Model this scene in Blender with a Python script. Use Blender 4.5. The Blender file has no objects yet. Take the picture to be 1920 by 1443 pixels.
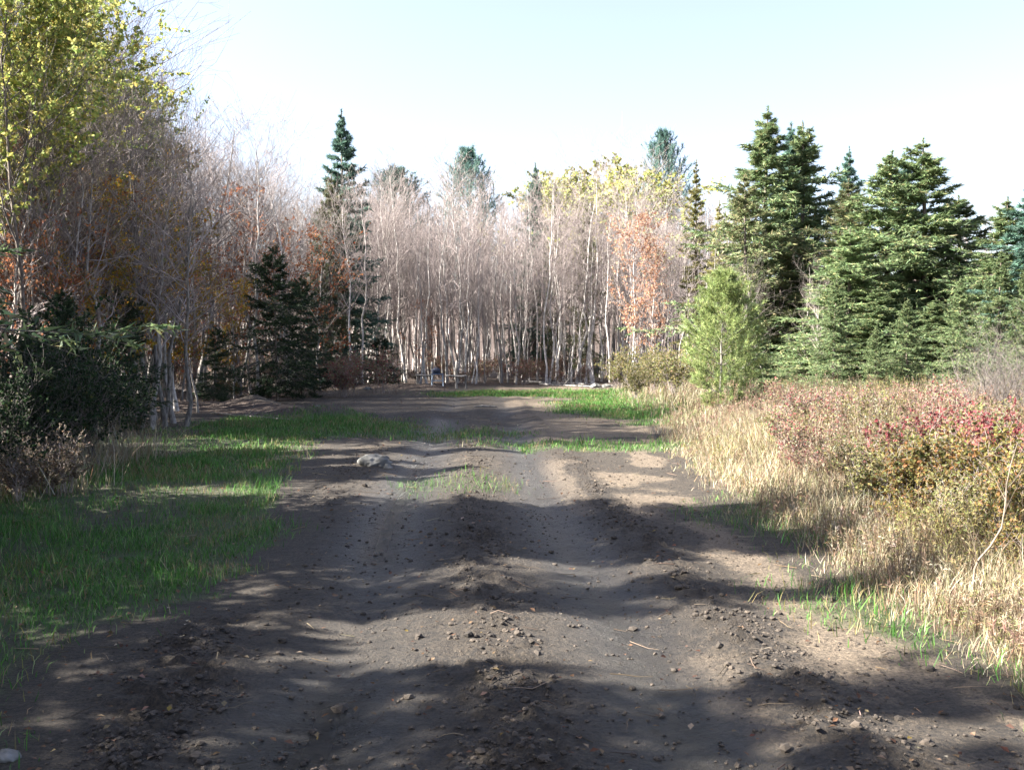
import bpy, math, random
import numpy as np
from mathutils import Vector

sc = bpy.context.scene
COL = sc.collection
PI = math.pi

# ------------------------------------------------------------------ camera, sky, sun, exposure
F, VH, CAMH = 1884.0, 660.0, 1.6          # focal length and horizon row in photo pixels, eye height in metres
cd = bpy.data.cameras.new('camera')
cam = bpy.data.objects.new('camera', cd)
COL.objects.link(cam)
sc.camera = cam
cd.sensor_width = 36.0
cd.lens = 36.0 * F / 1920.0
cd.clip_end = 2000.0
cam.location = (0, 0, CAMH)
cam.rotation_euler = (PI / 2 - math.atan((721.5 - VH) / F), 0, 0)

SUN_AZ, SUN_EL = math.radians(263.0), math.radians(36.0)    # azimuth clockwise from +Y
sdir = Vector((math.sin(SUN_AZ) * math.cos(SUN_EL), math.cos(SUN_AZ) * math.cos(SUN_EL), math.sin(SUN_EL)))
world = bpy.data.worlds.new('World')
sc.world = world
world.use_nodes = True
wn = world.node_tree.nodes
sky = wn.new('ShaderNodeTexSky')
sky.sky_type = 'NISHITA'
sky.sun_disc = False
sky.sun_elevation = SUN_EL
sky.sun_rotation = SUN_AZ
sky.air_density = 1.0
sky.dust_density = 2.2
sky.ozone_density = 1.0
whs = wn.new('ShaderNodeHueSaturation')            # thin high haze takes some colour out of the sky
whs.inputs['Saturation'].default_value = 0.82
whs.inputs['Hue'].default_value = 0.515
world.node_tree.links.new(sky.outputs[0], whs.inputs['Color'])
world.node_tree.links.new(whs.outputs[0], wn['Background'].inputs[0])
wn['Background'].inputs[1].default_value = 0.05
sd = bpy.data.lights.new('sun', 'SUN')
sd.energy = 5.0
sd.angle = math.radians(0.53)
sd.color = (1.0, 0.94, 0.85)
sun = bpy.data.objects.new('sun', sd)
COL.objects.link(sun)
sun.rotation_euler = sdir.to_track_quat('Z', 'Y').to_euler()
sun.location = (-30, -10, 30)
sc.view_settings.view_transform = 'Standard'
sc.view_settings.look = 'None'
sc.view_settings.exposure = 3.02
sc.view_settings.gamma = 1.0
sc.cycles.max_bounces = 5
sc.cycles.diffuse_bounces = 3
sc.cycles.glossy_bounces = 2
sc.cycles.transparent_max_bounces = 8

# ------------------------------------------------------------------ numeric helpers
RNG = np.random.default_rng(7)
def at(u, y):                 # x of photo column u at distance y
    return (u - 960.0) / F * y
def yrow(v):                  # distance of flat ground seen at photo row v
    return CAMH * F / (v - VH)
def ztop(v, y):               # height of photo row v at distance y
    return CAMH + (VH - v) / F * y
def sstep(a, b, x):
    t = np.clip((x - a) / (b - a), 0, 1)
    return t * t * (3 - 2 * t)
def _hash(ix, iy, s):
    h = (ix.astype(np.int64) * 374761393 + iy.astype(np.int64) * 668265263 + s * 1442695041) & 0xFFFFFFFF
    h = ((h ^ (h >> 13)) * 1274126177) & 0xFFFFFFFF
    return ((h ^ (h >> 16)) & 0xFFFF) / 65535.0
def vnoise(x, y, s=0):
    ix, iy = np.floor(x), np.floor(y)
    fx, fy = x - ix, y - iy
    fx, fy = fx * fx * (3 - 2 * fx), fy * fy * (3 - 2 * fy)
    a, b = _hash(ix, iy, s), _hash(ix + 1, iy, s)
    c, d = _hash(ix, iy + 1, s), _hash(ix + 1, iy + 1, s)
    return (a + (b - a) * fx) * (1 - fy) + (c + (d - c) * fx) * fy
def fbm(x, y, o=4, s=0):
    r, a, t = 0.0, 0.5, 0.0
    for k in range(o):
        r = r + a * vnoise(x, y, s + k * 17)
        t += a
        x, y, a = x * 2.03 + 11.3, y * 2.03 + 5.7, a * 0.5
    return r / t
def nrm(v):
    return v / np.maximum(np.linalg.norm(v, axis=-1, keepdims=True), 1e-9)

# ------------------------------------------------------------------ the lie of the land
def trail_c(y):               # centre line of the dirt track
    return np.where(y < 10, 0.42 - 0.067 * y, -0.25 - 0.03 * (y - 10))
def left_edge(y):             # edge of the bare dirt towards the shaded grass
    return np.interp(y, [0, 3.9, 5.1, 5.8, 6.5, 8.9, 12.6, 17, 21, 25, 30, 60], [-1.5, -1.9, -2.35, -2.3, -1.65, -1.9, -2.7, -3.4, -3.0, -3.5, -11, -11])
def right_edge(y):            # edge of the bare dirt towards the weeds
    return np.interp(y, [0, 3.9, 4.9, 5.6, 6.5, 8.9, 12, 16, 22, 40, 60], [2.6, 2.5, 2.35, 2.25, 2.1, 2.0, 2.1, 2.4, 3.0, 3.4, 4.0])
def seg_d(x, y, ax, ay, bx, by):
    dx, dy = bx - ax, by - ay
    t = np.clip(((x - ax) * dx + (y - ay) * dy) / (dx * dx + dy * dy), 0, 1)
    return np.hypot(x - ax - t * dx, y - ay - t * dy)
def churn(x, y):              # loose, churned strips between and beside the wheel ruts
    c = trail_c(y)
    a = np.exp(-((x - c + 0.12) / 0.30) ** 2) + 0.9 * np.exp(-((x - c - 1.25) / 0.28) ** 2) + 0.7 * np.exp(-((x - c + 1.75) / 0.35) ** 2)
    return np.clip(a * (0.35 + 1.1 * fbm(x * 0.7 + 3, y * 0.45, 2, 5)), 0, 1.2)
def gz(x, y):
    x, y = np.asarray(x, float), np.asarray(y, float)
    dist = np.hypot(x, y)
    z = 2.6 * sstep(8.5, 30, -x) * sstep(4, 16, y) + 0.10 * sstep(0.0, 1.6, x - right_edge(y)) + 0.35 * sstep(9, 18, x)
    z = z + 10.0 * sstep(54, 150, y) + 9.0 * sstep(32, 120, np.abs(x)) + 6 * sstep(30, 120, -y)
    z = z + 0.045 * (fbm(x * 0.25, y * 0.25, 2, 1) - 0.5) + 0.5 * (fbm(x * 0.08, y * 0.08, 2, 2) - 0.5) * sstep(30, 70, dist)
    # heaps of pushed-up earth along the wood
    z = z + (0.24 * np.exp(-(seg_d(x, y, -10.5, 28.5, -7.2, 28.0) / 0.7) ** 2) + 0.20 * np.exp(-(seg_d(x, y, -7.2, 28.0, -4.4, 25.3) / 0.6) ** 2)) * (0.72 + 0.45 * fbm(x * 1.6, y * 1.6, 3, 9))
    z = z + 0.25 * np.exp(-(seg_d(x, y, -8.0, 45.5, -3.6, 43.5) / 0.7) ** 2) * (0.72 + 0.45 * fbm(x * 1.7, y * 1.7, 3, 12))
    c = trail_c(y)
    fade = 1 - 0.8 * sstep(26, 44, y)
    w = 0.95 + 0.15 * vnoise(x * 0.0 + 1, y * 0.5, 21)
    z = z - fade * w * (0.045 * np.exp(-((x - c + 0.95) / 0.25) ** 2) + 0.04 * np.exp(-((x - c - 0.62) / 0.25) ** 2))
    z = z + fade * w * (0.025 * np.exp(-((x - c + 0.12) / 0.28) ** 2) + 0.03 * np.exp(-((x - c - 1.22) / 0.22) ** 2))
    mud = sstep(0.0, 0.5, x - left_edge(y)) * (1 - sstep(-0.3, 0.2, x - right_edge(y)))
    near = 1 - 0.75 * sstep(8, 17, y)
    ch = churn(x, y) * mud * fade * near
    z = z + mud * fade * 0.016 * (fbm(x * 10, y * 10, 3, 37) - 0.5)
    z = z + mud * near * 0.028 * (fbm(x * 3.6, y * 3.0, 4, 31) - 0.5)
    z = z + ch * (0.08 * (fbm(x * 8, y * 8, 3, 41) - 0.45) + 0.16 * np.maximum(fbm(x * 14, y * 14, 2, 51) - 0.47, 0))
    return z

def ell(x, y, cx, cy, rx, ry, soft=0.35):
    d = np.sqrt(((x - cx) / rx) ** 2 + ((y - cy) / ry) ** 2)
    return 1 - sstep(1 - soft, 1 + soft, d)
def zones(x, y):
    """grass, dry weeds, leaf litter and wet mud, each 0..1"""
    n = fbm(x * 1.1, y * 1.1, 4, 61) - 0.5
    n2 = fbm(x * 0.4, y * 0.4, 3, 71) - 0.5
    le, re = left_edge(y), right_edge(y)
    g = sstep(0.15, -0.45, x - le + n * 1.3) * (1 - sstep(23, 27, y + n * 4)) * sstep(-7.4, -6.0, x + n * 2)
    g = g * (0.42 + 0.58 * sstep(-0.12, 0.10, n + 0.7 * n2 + 0.05))
    g = np.maximum(g, ell(x + n, y + 3 * n, -3.9, 21.5, 2.2, 2.0) * 0.8)
    g = np.maximum(g, ell(x + n, y + 2 * n, -1.9, 19.5, 2.4, 1.0) * 0.45)
    g = np.maximum(g, ell(x + n, y + 4 * n, 4.3, 29.0, 3.0, 6.0) * 0.95)
    g = np.maximum(g, ell(x + n, y + 4 * n, 2.6, 38.5, 5.2, 3.2) * 0.9)
    g = np.maximum(g, ell(x + n, y + 2 * n, 1.2, 17.2, 1.9, 1.3) * 0.55)
    g = np.maximum(g, ell(x + n * 0.6, y + n * 2, -0.6, 12.2, 0.9, 0.8) * 0.3)
    g = np.maximum(g, ell(x + n * 0.8, y + n, 3.0, 4.7, 0.6, 1.0, 0.8) * 0.45)
    g = np.maximum(g, ell(x + n * 1.2, y + n, 2.3, 6.2, 0.55, 0.9, 0.8) * 0.5)
    g = np.maximum(g, ell(x + n * 1.2, y + n, 2.3, 9.2, 0.5, 1.6, 0.8) * 0.45)
    d = sstep(-0.1, 0.9, x - re + n * 1.0) * (1 - sstep(36, 46, y)) * sstep(-6, 0, y)
    d = d * (1 - 0.5 * g)
    d = np.maximum(d, sstep(-4.9, -5.9, x + n * 1.4) * (1 - sstep(14, 17, y)) * sstep(4, 8, y) * 0.7)
    l = np.maximum(sstep(46, 51, y + 4 * n), sstep(-6.8, -8.5, x + 1.5 * n) * (1 - ell(x, y, -9, 24, 3.5, 2.6)))
    l = np.maximum(l, np.exp(-(seg_d(x, y, -10.5, 28.2, -4.6, 25.6) / 0.9) ** 2))
    l = np.maximum(l, np.exp(-(seg_d(x, y, -8.0, 45.5, -3.6, 43.5) / 1.2) ** 2))
    l = np.maximum(l, sstep(9, 14, x + 2 * n) * sstep(20, 30, y))
    l = np.maximum(l, sstep(-4, -9, y))
    c = trail_c(y)
    wet = (np.exp(-((x - c + 0.95) / 0.36) ** 2) + 0.8 * np.exp(-((x - c - 0.62) / 0.33) ** 2)) * sstep(0.22, 0.5, fbm(x * 0.6 + 9, y * 0.3, 2, 81)) * (1 - 0.7 * sstep(14, 40, y))
    return np.clip(g, 0, 1), np.clip(d, 0, 1), np.clip(l, 0, 1), np.clip(wet, 0, 1)

# ------------------------------------------------------------------ mesh helpers
def mesh_from(name, verts, faces, mats, smooth=False, cols=None, attrs=None):
    """faces: list of (index array (F,k), material index); cols: (V,3) point colours"""
    me = bpy.data.meshes.new(name)
    verts = np.ascontiguousarray(verts, dtype=np.float32)
    me.vertices.add(len(verts))
    me.vertices.foreach_set('co', verts.ravel())
    loops = np.concatenate([f.ravel() for f, _ in faces]).astype(np.int32)
    sizes = np.concatenate([np.full(len(f), f.shape[1], np.int32) for f, _ in faces])
    mi = np.concatenate([np.full(len(f), m, np.int32) for f, m in faces])
    me.loops.add(len(loops))
    me.loops.foreach_set('vertex_index', loops)
    me.polygons.add(len(sizes))
    me.polygons.foreach_set('loop_start', np.concatenate([[0], np.cumsum(sizes)[:-1]]).astype(np.int32))
    me.polygons.foreach_set('material_index', mi)
    me.polygons.foreach_set('use_smooth', np.full(len(sizes), bool(smooth)))
    for m in mats:
        me.materials.append(m)
    if cols is not None:
        a = me.attributes.new('tint', 'FLOAT_COLOR', 'POINT')
        c4 = np.ones((len(verts), 4), np.float32)
        c4[:, :3] = cols
        a.data.foreach_set('color', c4.ravel())
    for k, v in (attrs or {}).items():
        a = me.attributes.new(k, 'FLOAT', 'POINT')
        a.data.foreach_set('value', np.ascontiguousarray(v, dtype=np.float32))
    me.update(calc_edges=True)
    return me

class Geo:
    """collects tubes and blades, then makes one mesh"""
    def __init__(self):
        self.v, self.f, self.c, self.n = [], [], [], 0
    def add(self, v, faces, c=None, m=0):
        self.v.append(v)
        self.f.append((faces + self.n, m))
        self.c.append(np.broadcast_to(np.asarray(c if c is not None else (1, 1, 1), np.float32), (len(v), 3)))
        self.n += len(v)
    def tubes(self, P, R, s=3, c=None, m=0):
        N, K, _ = P.shape
        T = nrm(np.gradient(P, axis=1))
        mean = nrm(P[:, -1] - P[:, 0])
        ref = np.where(np.abs(mean[:, 2:3]) > 0.8, np.array([[1.0, 0, 0]]), np.array([[0, 0, 1.0]]))
        U = nrm(np.cross(T, ref[:, None, :]))
        W = np.cross(T, U)
        a = np.arange(s) * 2 * PI / s
        V = P[:, :, None, :] + R[:, :, None, None] * (np.cos(a)[None, None, :, None] * U[:, :, None, :] + np.sin(a)[None, None, :, None] * W[:, :, None, :])
        base = (np.arange(N)[:, None, None] * K + np.arange(K - 1)[None, :, None]) * s
        i = np.arange(s)[None, None, :]
        j = (i + 1) % s
        q = np.stack([base + i, base + j, base + s + j, base + s + i], -1).reshape(-1, 4)
        if c is not None:
            c = np.repeat(np.asarray(c, np.float32).reshape(-1, 3) if np.ndim(c) == 2 else np.tile(c, (N, 1)), K * s, axis=0)
        self.add(V.reshape(-1, 3), q, c, m)
    def leaves(self, B, D, L, W, c, m=0, N=None, rng=RNG, fold=0.0):
        """diamond leaves: base B, direction D, length L, width W"""
        n = len(B)
        D = nrm(D)
        side = nrm(np.cross(D, N if N is not None else rng.normal(size=(n, 3))))
        up = np.cross(side, D)
        L, W = np.broadcast_to(L, n)[:, None], np.broadcast_to(W, n)[:, None]
        mid = B + D * L * 0.45
        V = np.stack([B, mid + side * W / 2 + up * W * fold, B + D * L, mid - side * W / 2 + up * W * fold], 1)
        q = np.arange(n * 4).reshape(n, 4)
        self.add(V.reshape(-1, 3), q, np.repeat(np.broadcast_to(np.asarray(c, np.float32), (n, 3)), 4, axis=0), m)
    def spikes(self, B, D, L, W, c, m=0, rng=RNG):
        """needles: single triangles"""
        n = len(B)
        D = nrm(D)
        side = nrm(np.cross(D, rng.normal(size=(n, 3))))
        L, W = np.broadcast_to(L, n)[:, None], np.broadcast_to(W, n)[:, None]
        V = np.stack([B - side * W / 2, B + side * W / 2, B + D * L], 1)
        self.add(V.reshape(-1, 3), np.arange(n * 3).reshape(n, 3), np.repeat(np.broadcast_to(np.asarray(c, np.float32), (n, 3)), 3, axis=0), m)
    def grass(self, B, D, L, W, bend, c, m=0, rng=RNG):
        """bent blades of two segments"""
        n = len(B)
        a = rng.uniform(0, 2 * PI, n)
        h = np.stack([np.cos(a), np.sin(a), np.zeros(n)], 1)
        side = np.stack([-np.sin(a), np.cos(a), np.zeros(n)], 1)
        L, W, bend = (np.broadcast_to(q, n)[:, None] for q in (L, W, bend))
        D = nrm(D)
        mid = B + D * L * 0.55 + h * L * bend * 0.25
        tip = B + D * L * (1 - 0.3 * bend) + h * L * bend * 0.9
        V = np.stack([B - side * W / 2, B + side * W / 2, mid + side * W * 0.38, mid - side * W * 0.38, tip], 1)
        o = np.arange(n)[:, None] * 5
        cc = np.repeat(np.broadcast_to(np.asarray(c, np.float32), (n, 3)), 5, axis=0)
        k = self.n
        self.add(V.reshape(-1, 3), o + np.array([[0, 1, 2, 3]]), cc, m)
        self.f.append((o + np.array([[3, 2, 4]]) + k, m))
    def mesh(self, name, mats, smooth=False):
        return mesh_from(name, np.concatenate(self.v), self.f, mats, smooth, np.concatenate(self.c))

def along(P, t):
    """points, tangents at parameters t (N,n) of polylines P (N,K,3)"""
    N, K, _ = P.shape
    s = np.clip(t, 0, 0.9999) * (K - 1)
    i = s.astype(int)
    fr = (s - i)[..., None]
    r = np.arange(N)[:, None]
    a, b = P[r, i], P[r, i + 1]
    return a + (b - a) * fr, nrm(b - a), i
def plen(P):
    return np.linalg.norm(np.diff(P, axis=1), axis=2).sum(1)

def grow(P, R, rng, n, t0, t1, length, ang, up, K, rr, wob=0.05, ang_sd=0.15, flat=False):
    """n children on every polyline; length(t, parent length) ; returns child polylines and radii"""
    N = len(P)
    t = t0 + (t1 - t0) * (np.arange(n)[None, :] + rng.random((N, n))) / n
    p0, T, i = along(P, t)
    rp = R[np.arange(N)[:, None], i]
    if flat:                                              # sprays left and right in the branch's own plane
        sgn = np.where((np.arange(n)[None, :] + (np.arange(N) % 2)[:, None]) % 2 == 0, 1.0, -1.0)
        perp = nrm(np.cross(T, np.array([0, 0, 1.0]))) * sgn[..., None] + rng.normal(size=(N, n, 3)) * 0.22
    else:
        perp = rng.normal(size=(N, n, 3))
    perp = nrm(perp - (perp * T).sum(-1, keepdims=True) * T)
    a = ang + rng.normal(size=(N, n)) * ang_sd
    d = np.cos(a)[..., None] * T + np.sin(a)[..., None] * perp
    L = length(t, plen(P)[:, None]) * rng.uniform(0.7, 1.25, (N, n))
    s = np.linspace(0, 1, K)
    C = p0[:, :, None, :] + L[..., None, None] * (s[None, None, :, None] * d[:, :, None, :] + (s ** 2)[None, None, :, None] * np.array([0, 0, 1.0]) * up)
    wv = rng.normal(size=(N, n, K, 3)) * wob * L[..., None, None]
    wv[:, :, 0] = 0
    C = C + np.cumsum(wv, 2) * 0.6
    r0 = np.minimum(rp * rr, rp * 0.8)
    CR = r0[..., None] * (1 - 0.75 * s)[None, None, :]
    return C.reshape(N * n, K, 3), CR.reshape(N * n, K)

def pick(rng, n, palette, jitter=0.18):
    """n colours from a palette of (colour, weight) with value jitter"""
    w = np.array([p[1] for p in palette], float)
    c = np.array([p[0] for p in palette], float)[rng.choice(len(w), n, p=w / w.sum())]
    return c * np.exp(rng.normal(size=(n, 1)) * jitter) * (1 + rng.normal(size=(n, 3)) * 0.06)

# ------------------------------------------------------------------ materials
def new_mat(name):
    m = bpy.data.materials.new(name)
    m.use_nodes = True
    return m, m.node_tree.nodes, m.node_tree.links, m.node_tree.nodes['Principled BSDF']
def leaf_material(name, rough=0.7, transl=0.42, vary=0.25):
    m, n, l, b = new_mat(name)
    a = n.new('ShaderNodeAttribute'); a.attribute_name = 'tint'
    oi = n.new('ShaderNodeObjectInfo')
    mr = n.new('ShaderNodeMapRange')
    mr.inputs[3].default_value = 1 - vary; mr.inputs[4].default_value = 1 + vary
    l.new(oi.outputs['Random'], mr.inputs[0])
    hs = n.new('ShaderNodeHueSaturation')
    l.new(a.outputs['Color'], hs.inputs['Color'])
    l.new(mr.outputs[0], hs.inputs['Value'])
    l.new(hs.outputs[0], b.inputs['Base Color'])
    b.inputs['Roughness'].default_value = rough
    b.inputs['Specular IOR Level'].default_value = 0.12
    t = n.new('ShaderNodeBsdfTranslucent')
    l.new(hs.outputs[0], t.inputs['Color'])
    mx = n.new('ShaderNodeMixShader'); mx.inputs[0].default_value = transl
    l.new(b.outputs[0], mx.inputs[1]); l.new(t.outputs[0], mx.inputs[2])
    l.new(mx.outputs[0], n['Material Output'].inputs['Surface'])
    return m
def bark_material(name, c0, c1, scale=18.0, stretch=0.25, vary=0.25):
    m, n, l, b = new_mat(name)
    tc = n.new('ShaderNodeTexCoord')
    mp = n.new('ShaderNodeMapping'); mp.inputs['Scale'].default_value = (1, 1, stretch)
    l.new(tc.outputs['Object'], mp.inputs[0])
    nz = n.new('ShaderNodeTexNoise'); nz.inputs['Scale'].default_value = scale; nz.inputs['Detail'].default_value = 5
    l.new(mp.outputs[0], nz.inputs['Vector'])
    cr = n.new('ShaderNodeValToRGB')
    cr.color_ramp.elements[0].position = 0.36; cr.color_ramp.elements[0].color = (*c0, 1)
    cr.color_ramp.elements[1].position = 0.62; cr.color_ramp.elements[1].color = (*c1, 1)
    l.new(nz.outputs['Fac'], cr.inputs[0])
    oi = n.new('ShaderNodeObjectInfo')
    mr = n.new('ShaderNodeMapRange'); mr.inputs[3].default_value = 1 - vary; mr.inputs[4].default_value = 1 + vary
    l.new(oi.outputs['Random'], mr.inputs[0])
    hs = n.new('ShaderNodeHueSaturation'); l.new(cr.outputs[0], hs.inputs['Color']); l.new(mr.outputs[0], hs.inputs['Value'])
    l.new(hs.outputs[0], b.inputs['Base Color'])
    b.inputs['Roughness'].default_value = 0.85
    bp = n.new('ShaderNodeBump'); bp.inputs['Strength'].default_value = 0.5; bp.inputs['Distance'].default_value = 0.02
    l.new(nz.outputs['Fac'], bp.inputs['Height']); l.new(bp.outputs[0], b.inputs['Normal'])
    return m

M_LEAF = leaf_material('leaf')
M_NEEDLE = leaf_material('needle', 0.5, 0.28, 0.25)
M_GRASS = leaf_material('grass_blade', 0.5, 0.35, 0.0)
M_DRY = leaf_material('dry_stalk', 0.7, 0.3, 0.0)
M_BARK_GREY = bark_material('grey_bark', (0.10, 0.09, 0.082), (0.27, 0.25, 0.23))
M_BARK_PALE = bark_material('pale_bark', (0.23, 0.212, 0.197), (0.52, 0.492, 0.462), 9.0, 0.8)
M_BARK_DARK = bark_material('dark_bark', (0.05, 0.04, 0.032), (0.15, 0.12, 0.10))
M_TWIG = bark_material('grey_twig', (0.17, 0.142, 0.136), (0.33, 0.282, 0.268), 3.0, 1.0)
M_TWIG_DARK = bark_material('brown_twig', (0.075, 0.065, 0.06), (0.17, 0.145, 0.132), 3.0, 1.0)
M_WOOD = bark_material('weathered_wood', (0.12, 0.11, 0.10), (0.26, 0.245, 0.225), 6.0, 0.3)
M_BARK_TAN = bark_material('tan_bark', (0.08, 0.062, 0.047), (0.17, 0.135, 0.10), 12.0, 0.5)
M_STONE = bark_material('pale_stone', (0.07, 0.07, 0.066), (0.17, 0.167, 0.158), 7.0, 1.0)

def ground_material():
    m, n, l, b = new_mat('forest_ground')
    tc = n.new('ShaderNodeTexCoord')
    def noise(scale, detail=6, rough=0.6):
        z = n.new('ShaderNodeTexNoise'); z.inputs['Scale'].default_value = scale; z.inputs['Detail'].default_value = detail; z.inputs['Roughness'].default_value = rough
        l.new(tc.outputs['Object'], z.inputs['Vector'])
        return z.outputs['Fac']
    def ramp(fac, p0, c0, p1, c1):
        r = n.new('ShaderNodeValToRGB')
        r.color_ramp.elements[0].position = p0; r.color_ramp.elements[0].color = (*c0, 1)
        r.color_ramp.elements[1].position = p1; r.color_ramp.elements[1].color = (*c1, 1)
        l.new(fac, r.inputs[0])
        return r.outputs[0]
    def attr(name):
        a = n.new('ShaderNodeAttribute'); a.attribute_name = name
        return a.outputs['Fac']
    def mix(fac, a, c):
        x = n.new('ShaderNodeMix'); x.data_type = 'RGBA'
        l.new(fac, x.inputs[0]); l.new(a, x.inputs[6]); l.new(c, x.inputs[7])
        return x.outputs[2]
    def edge(a, fac):                                    # ragged border of a zone
        s = n.new('ShaderNodeMath'); s.operation = 'MULTIPLY_ADD'; s.inputs[1].default_value = 0.9
        l.new(fac, s.inputs[0]); l.new(a, s.inputs[2])
        r = n.new('ShaderNodeMapRange'); r.inputs[1].default_value = 0.72; r.inputs[2].default_value = 1.08
        l.new(s.outputs[0], r.inputs[0])
        return r.outputs[0]
    fine, mid, big = noise(46, 8, 0.75), noise(8, 7, 0.68), noise(1.3, 5)
    mud = mix(big, ramp(mid, 0.36, (0.008, 0.0063, 0.0045), 0.64, (0.064, 0.0495, 0.0345)), ramp(fine, 0.42, (0.008, 0.0063, 0.0045), 0.58, (0.098, 0.0755, 0.0525)))
    churned = ramp(fine, 0.38, (0.007, 0.0053, 0.0037), 0.60, (0.062, 0.045, 0.029))
    mud = mix(attr('churn'), mud, churned)
    pale = ramp(fine, 0.36, (0.05, 0.039, 0.027), 0.60, (0.23, 0.178, 0.124))
    mud = mix(edge(attr('pale'), mid), mud, pale)
    wetc = ramp(mid, 0.3, (0.016, 0.0152, 0.014), 0.7, (0.038, 0.036, 0.033))
    mud = mix(attr('wet'), mud, wetc)
    grass = ramp(fine, 0.3, (0.03, 0.045, 0.016), 0.7, (0.08, 0.11, 0.035))
    dry = ramp(fine, 0.3, (0.075, 0.054, 0.034), 0.7, (0.20, 0.15, 0.10))
    lit = ramp(fine, 0.33, (0.024, 0.016, 0.012), 0.68, (0.09, 0.06, 0.044))
    c = mix(edge(attr('litter'), mid), mud, lit)
    c = mix(edge(attr('dry'), mid), c, dry)
    c = mix(edge(attr('grass'), mid), c, grass)
    l.new(c, b.inputs['Base Color'])
    r = n.new('ShaderNodeMapRange'); r.inputs[3].default_value = 0.82; r.inputs[4].default_value = 0.26
    l.new(attr('wet'), r.inputs[0]); l.new(r.outputs[0], b.inputs['Roughness'])
    b.inputs['Specular IOR Level'].default_value = 0.45
    add = n.new('ShaderNodeMath'); add.operation = 'MULTIPLY_ADD'; add.inputs[1].default_value = 0.5
    l.new(fine, add.inputs[0]); l.new(mid, add.inputs[2])
    bp = n.new('ShaderNodeBump'); bp.inputs['Strength'].default_value = 1.0; bp.inputs['Distance'].default_value = 0.13
    l.new(add.outputs[0], bp.inputs['Height']); l.new(bp.outputs[0], b.inputs['Normal'])
    return m
M_GROUND = ground_material()

# ------------------------------------------------------------------ ground
def make_ground():
    ys = [3.0]
    while ys[-1] < 420:
        ys.append(ys[-1] * (1.0085 if ys[-1] < 11 else 1.018))
    back = 3.0 - np.geomspace(0.15, 120, 40)
    ys = np.concatenate([back[::-1], ys])
    xi = np.concatenate([np.arange(-12, -5, 0.085), np.arange(-5, -3, 0.055), np.arange(-3, 3, 0.032), np.arange(3, 5.0, 0.055), np.arange(5, 9, 0.09)])
    xo = np.geomspace(0.1, 400, 64)
    xs = np.concatenate([-12 - xo[::-1], xi, 9 + xo])
    X, Y = np.meshgrid(xs, ys)
    x, y = X.ravel(), Y.ravel()
    v = np.stack([x, y, gz(x, y)], 1)
    nx, ny = len(xs), len(ys)
    i = (np.arange(ny - 1)[:, None] * nx + np.arange(nx - 1)[None, :]).ravel()
    q = np.stack([i, i + 1, i + nx + 1, i + nx], 1)
    g, d, li, w = zones(x, y)
    mud = sstep(0.0, 0.5, x - left_edge(y)) * (1 - sstep(-0.3, 0.2, x - right_edge(y)))
    c = trail_c(y)
    pale = mud * (0.9 * sstep(0.55, 0.9, x - c) * (1 - 0.8 * np.exp(-((x - c - 1.25) / 0.25) ** 2)) + 0.35 * sstep(11, 15, y)) * sstep(0.34, 0.58, fbm(x * 0.9 + 4, y * 0.7, 3, 87)) * (1 - 0.6 * w)
    me = mesh_from('ground', v, [(q, 0)], [M_GROUND], True, None, {'grass': g, 'dry': d, 'litter': li, 'wet': w, 'churn': np.clip(churn(x, y) * mud, 0, 1), 'pale': np.clip(pale, 0, 1)})
    o = bpy.data.objects.new('ground', me)
    COL.objects.link(o)
    o['kind'] = 'structure'
    o['label'] = 'muddy forest clearing ground with wheel ruts and grass'
make_ground()

# ------------------------------------------------------------------ things
def thing(name, parts, loc, rz=0.0, scale=1.0, label='', cat='', group=None, tilt=(0, 0)):
    """parts: [(part name, mesh, [(sub-part name, mesh)])]; an Empty at the base carries them"""
    e = bpy.data.objects.new(name, None)
    e.empty_display_size = 0.2
    COL.objects.link(e)
    e.location = loc
    e.rotation_euler = (tilt[0], tilt[1], rz)
    e.scale = scale if isinstance(scale, (tuple, list)) else (scale,) * 3
    e['label'], e['category'] = label, cat
    if group:
        e['group'] = group
    for p in parts:
        o = bpy.data.objects.new(p[0], p[1])
        COL.objects.link(o)
        o.parent = e
        for q in (p[2] if len(p) > 2 else []):
            s = bpy.data.objects.new(q[0], q[1])
            COL.objects.link(s)
            s.parent = o
    return e
def on(x, y, sink=0.04):
    return (x, y, float(gz(x, y)) - sink)

# ------------------------------------------------------------------ tree builders (prototypes)
def trunk_line(rng, h, K, wob, lean=0.03):
    s = np.linspace(0, 1, K)
    d = rng.normal(size=2) * lean
    w = np.cumsum(rng.normal(size=(K, 2)) * wob * h / K, 0)
    w -= w[0]
    P = np.stack([d[0] * h * s + w[:, 0], d[1] * h * s + w[:, 1], h * s], 1)
    return P[None]

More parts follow.
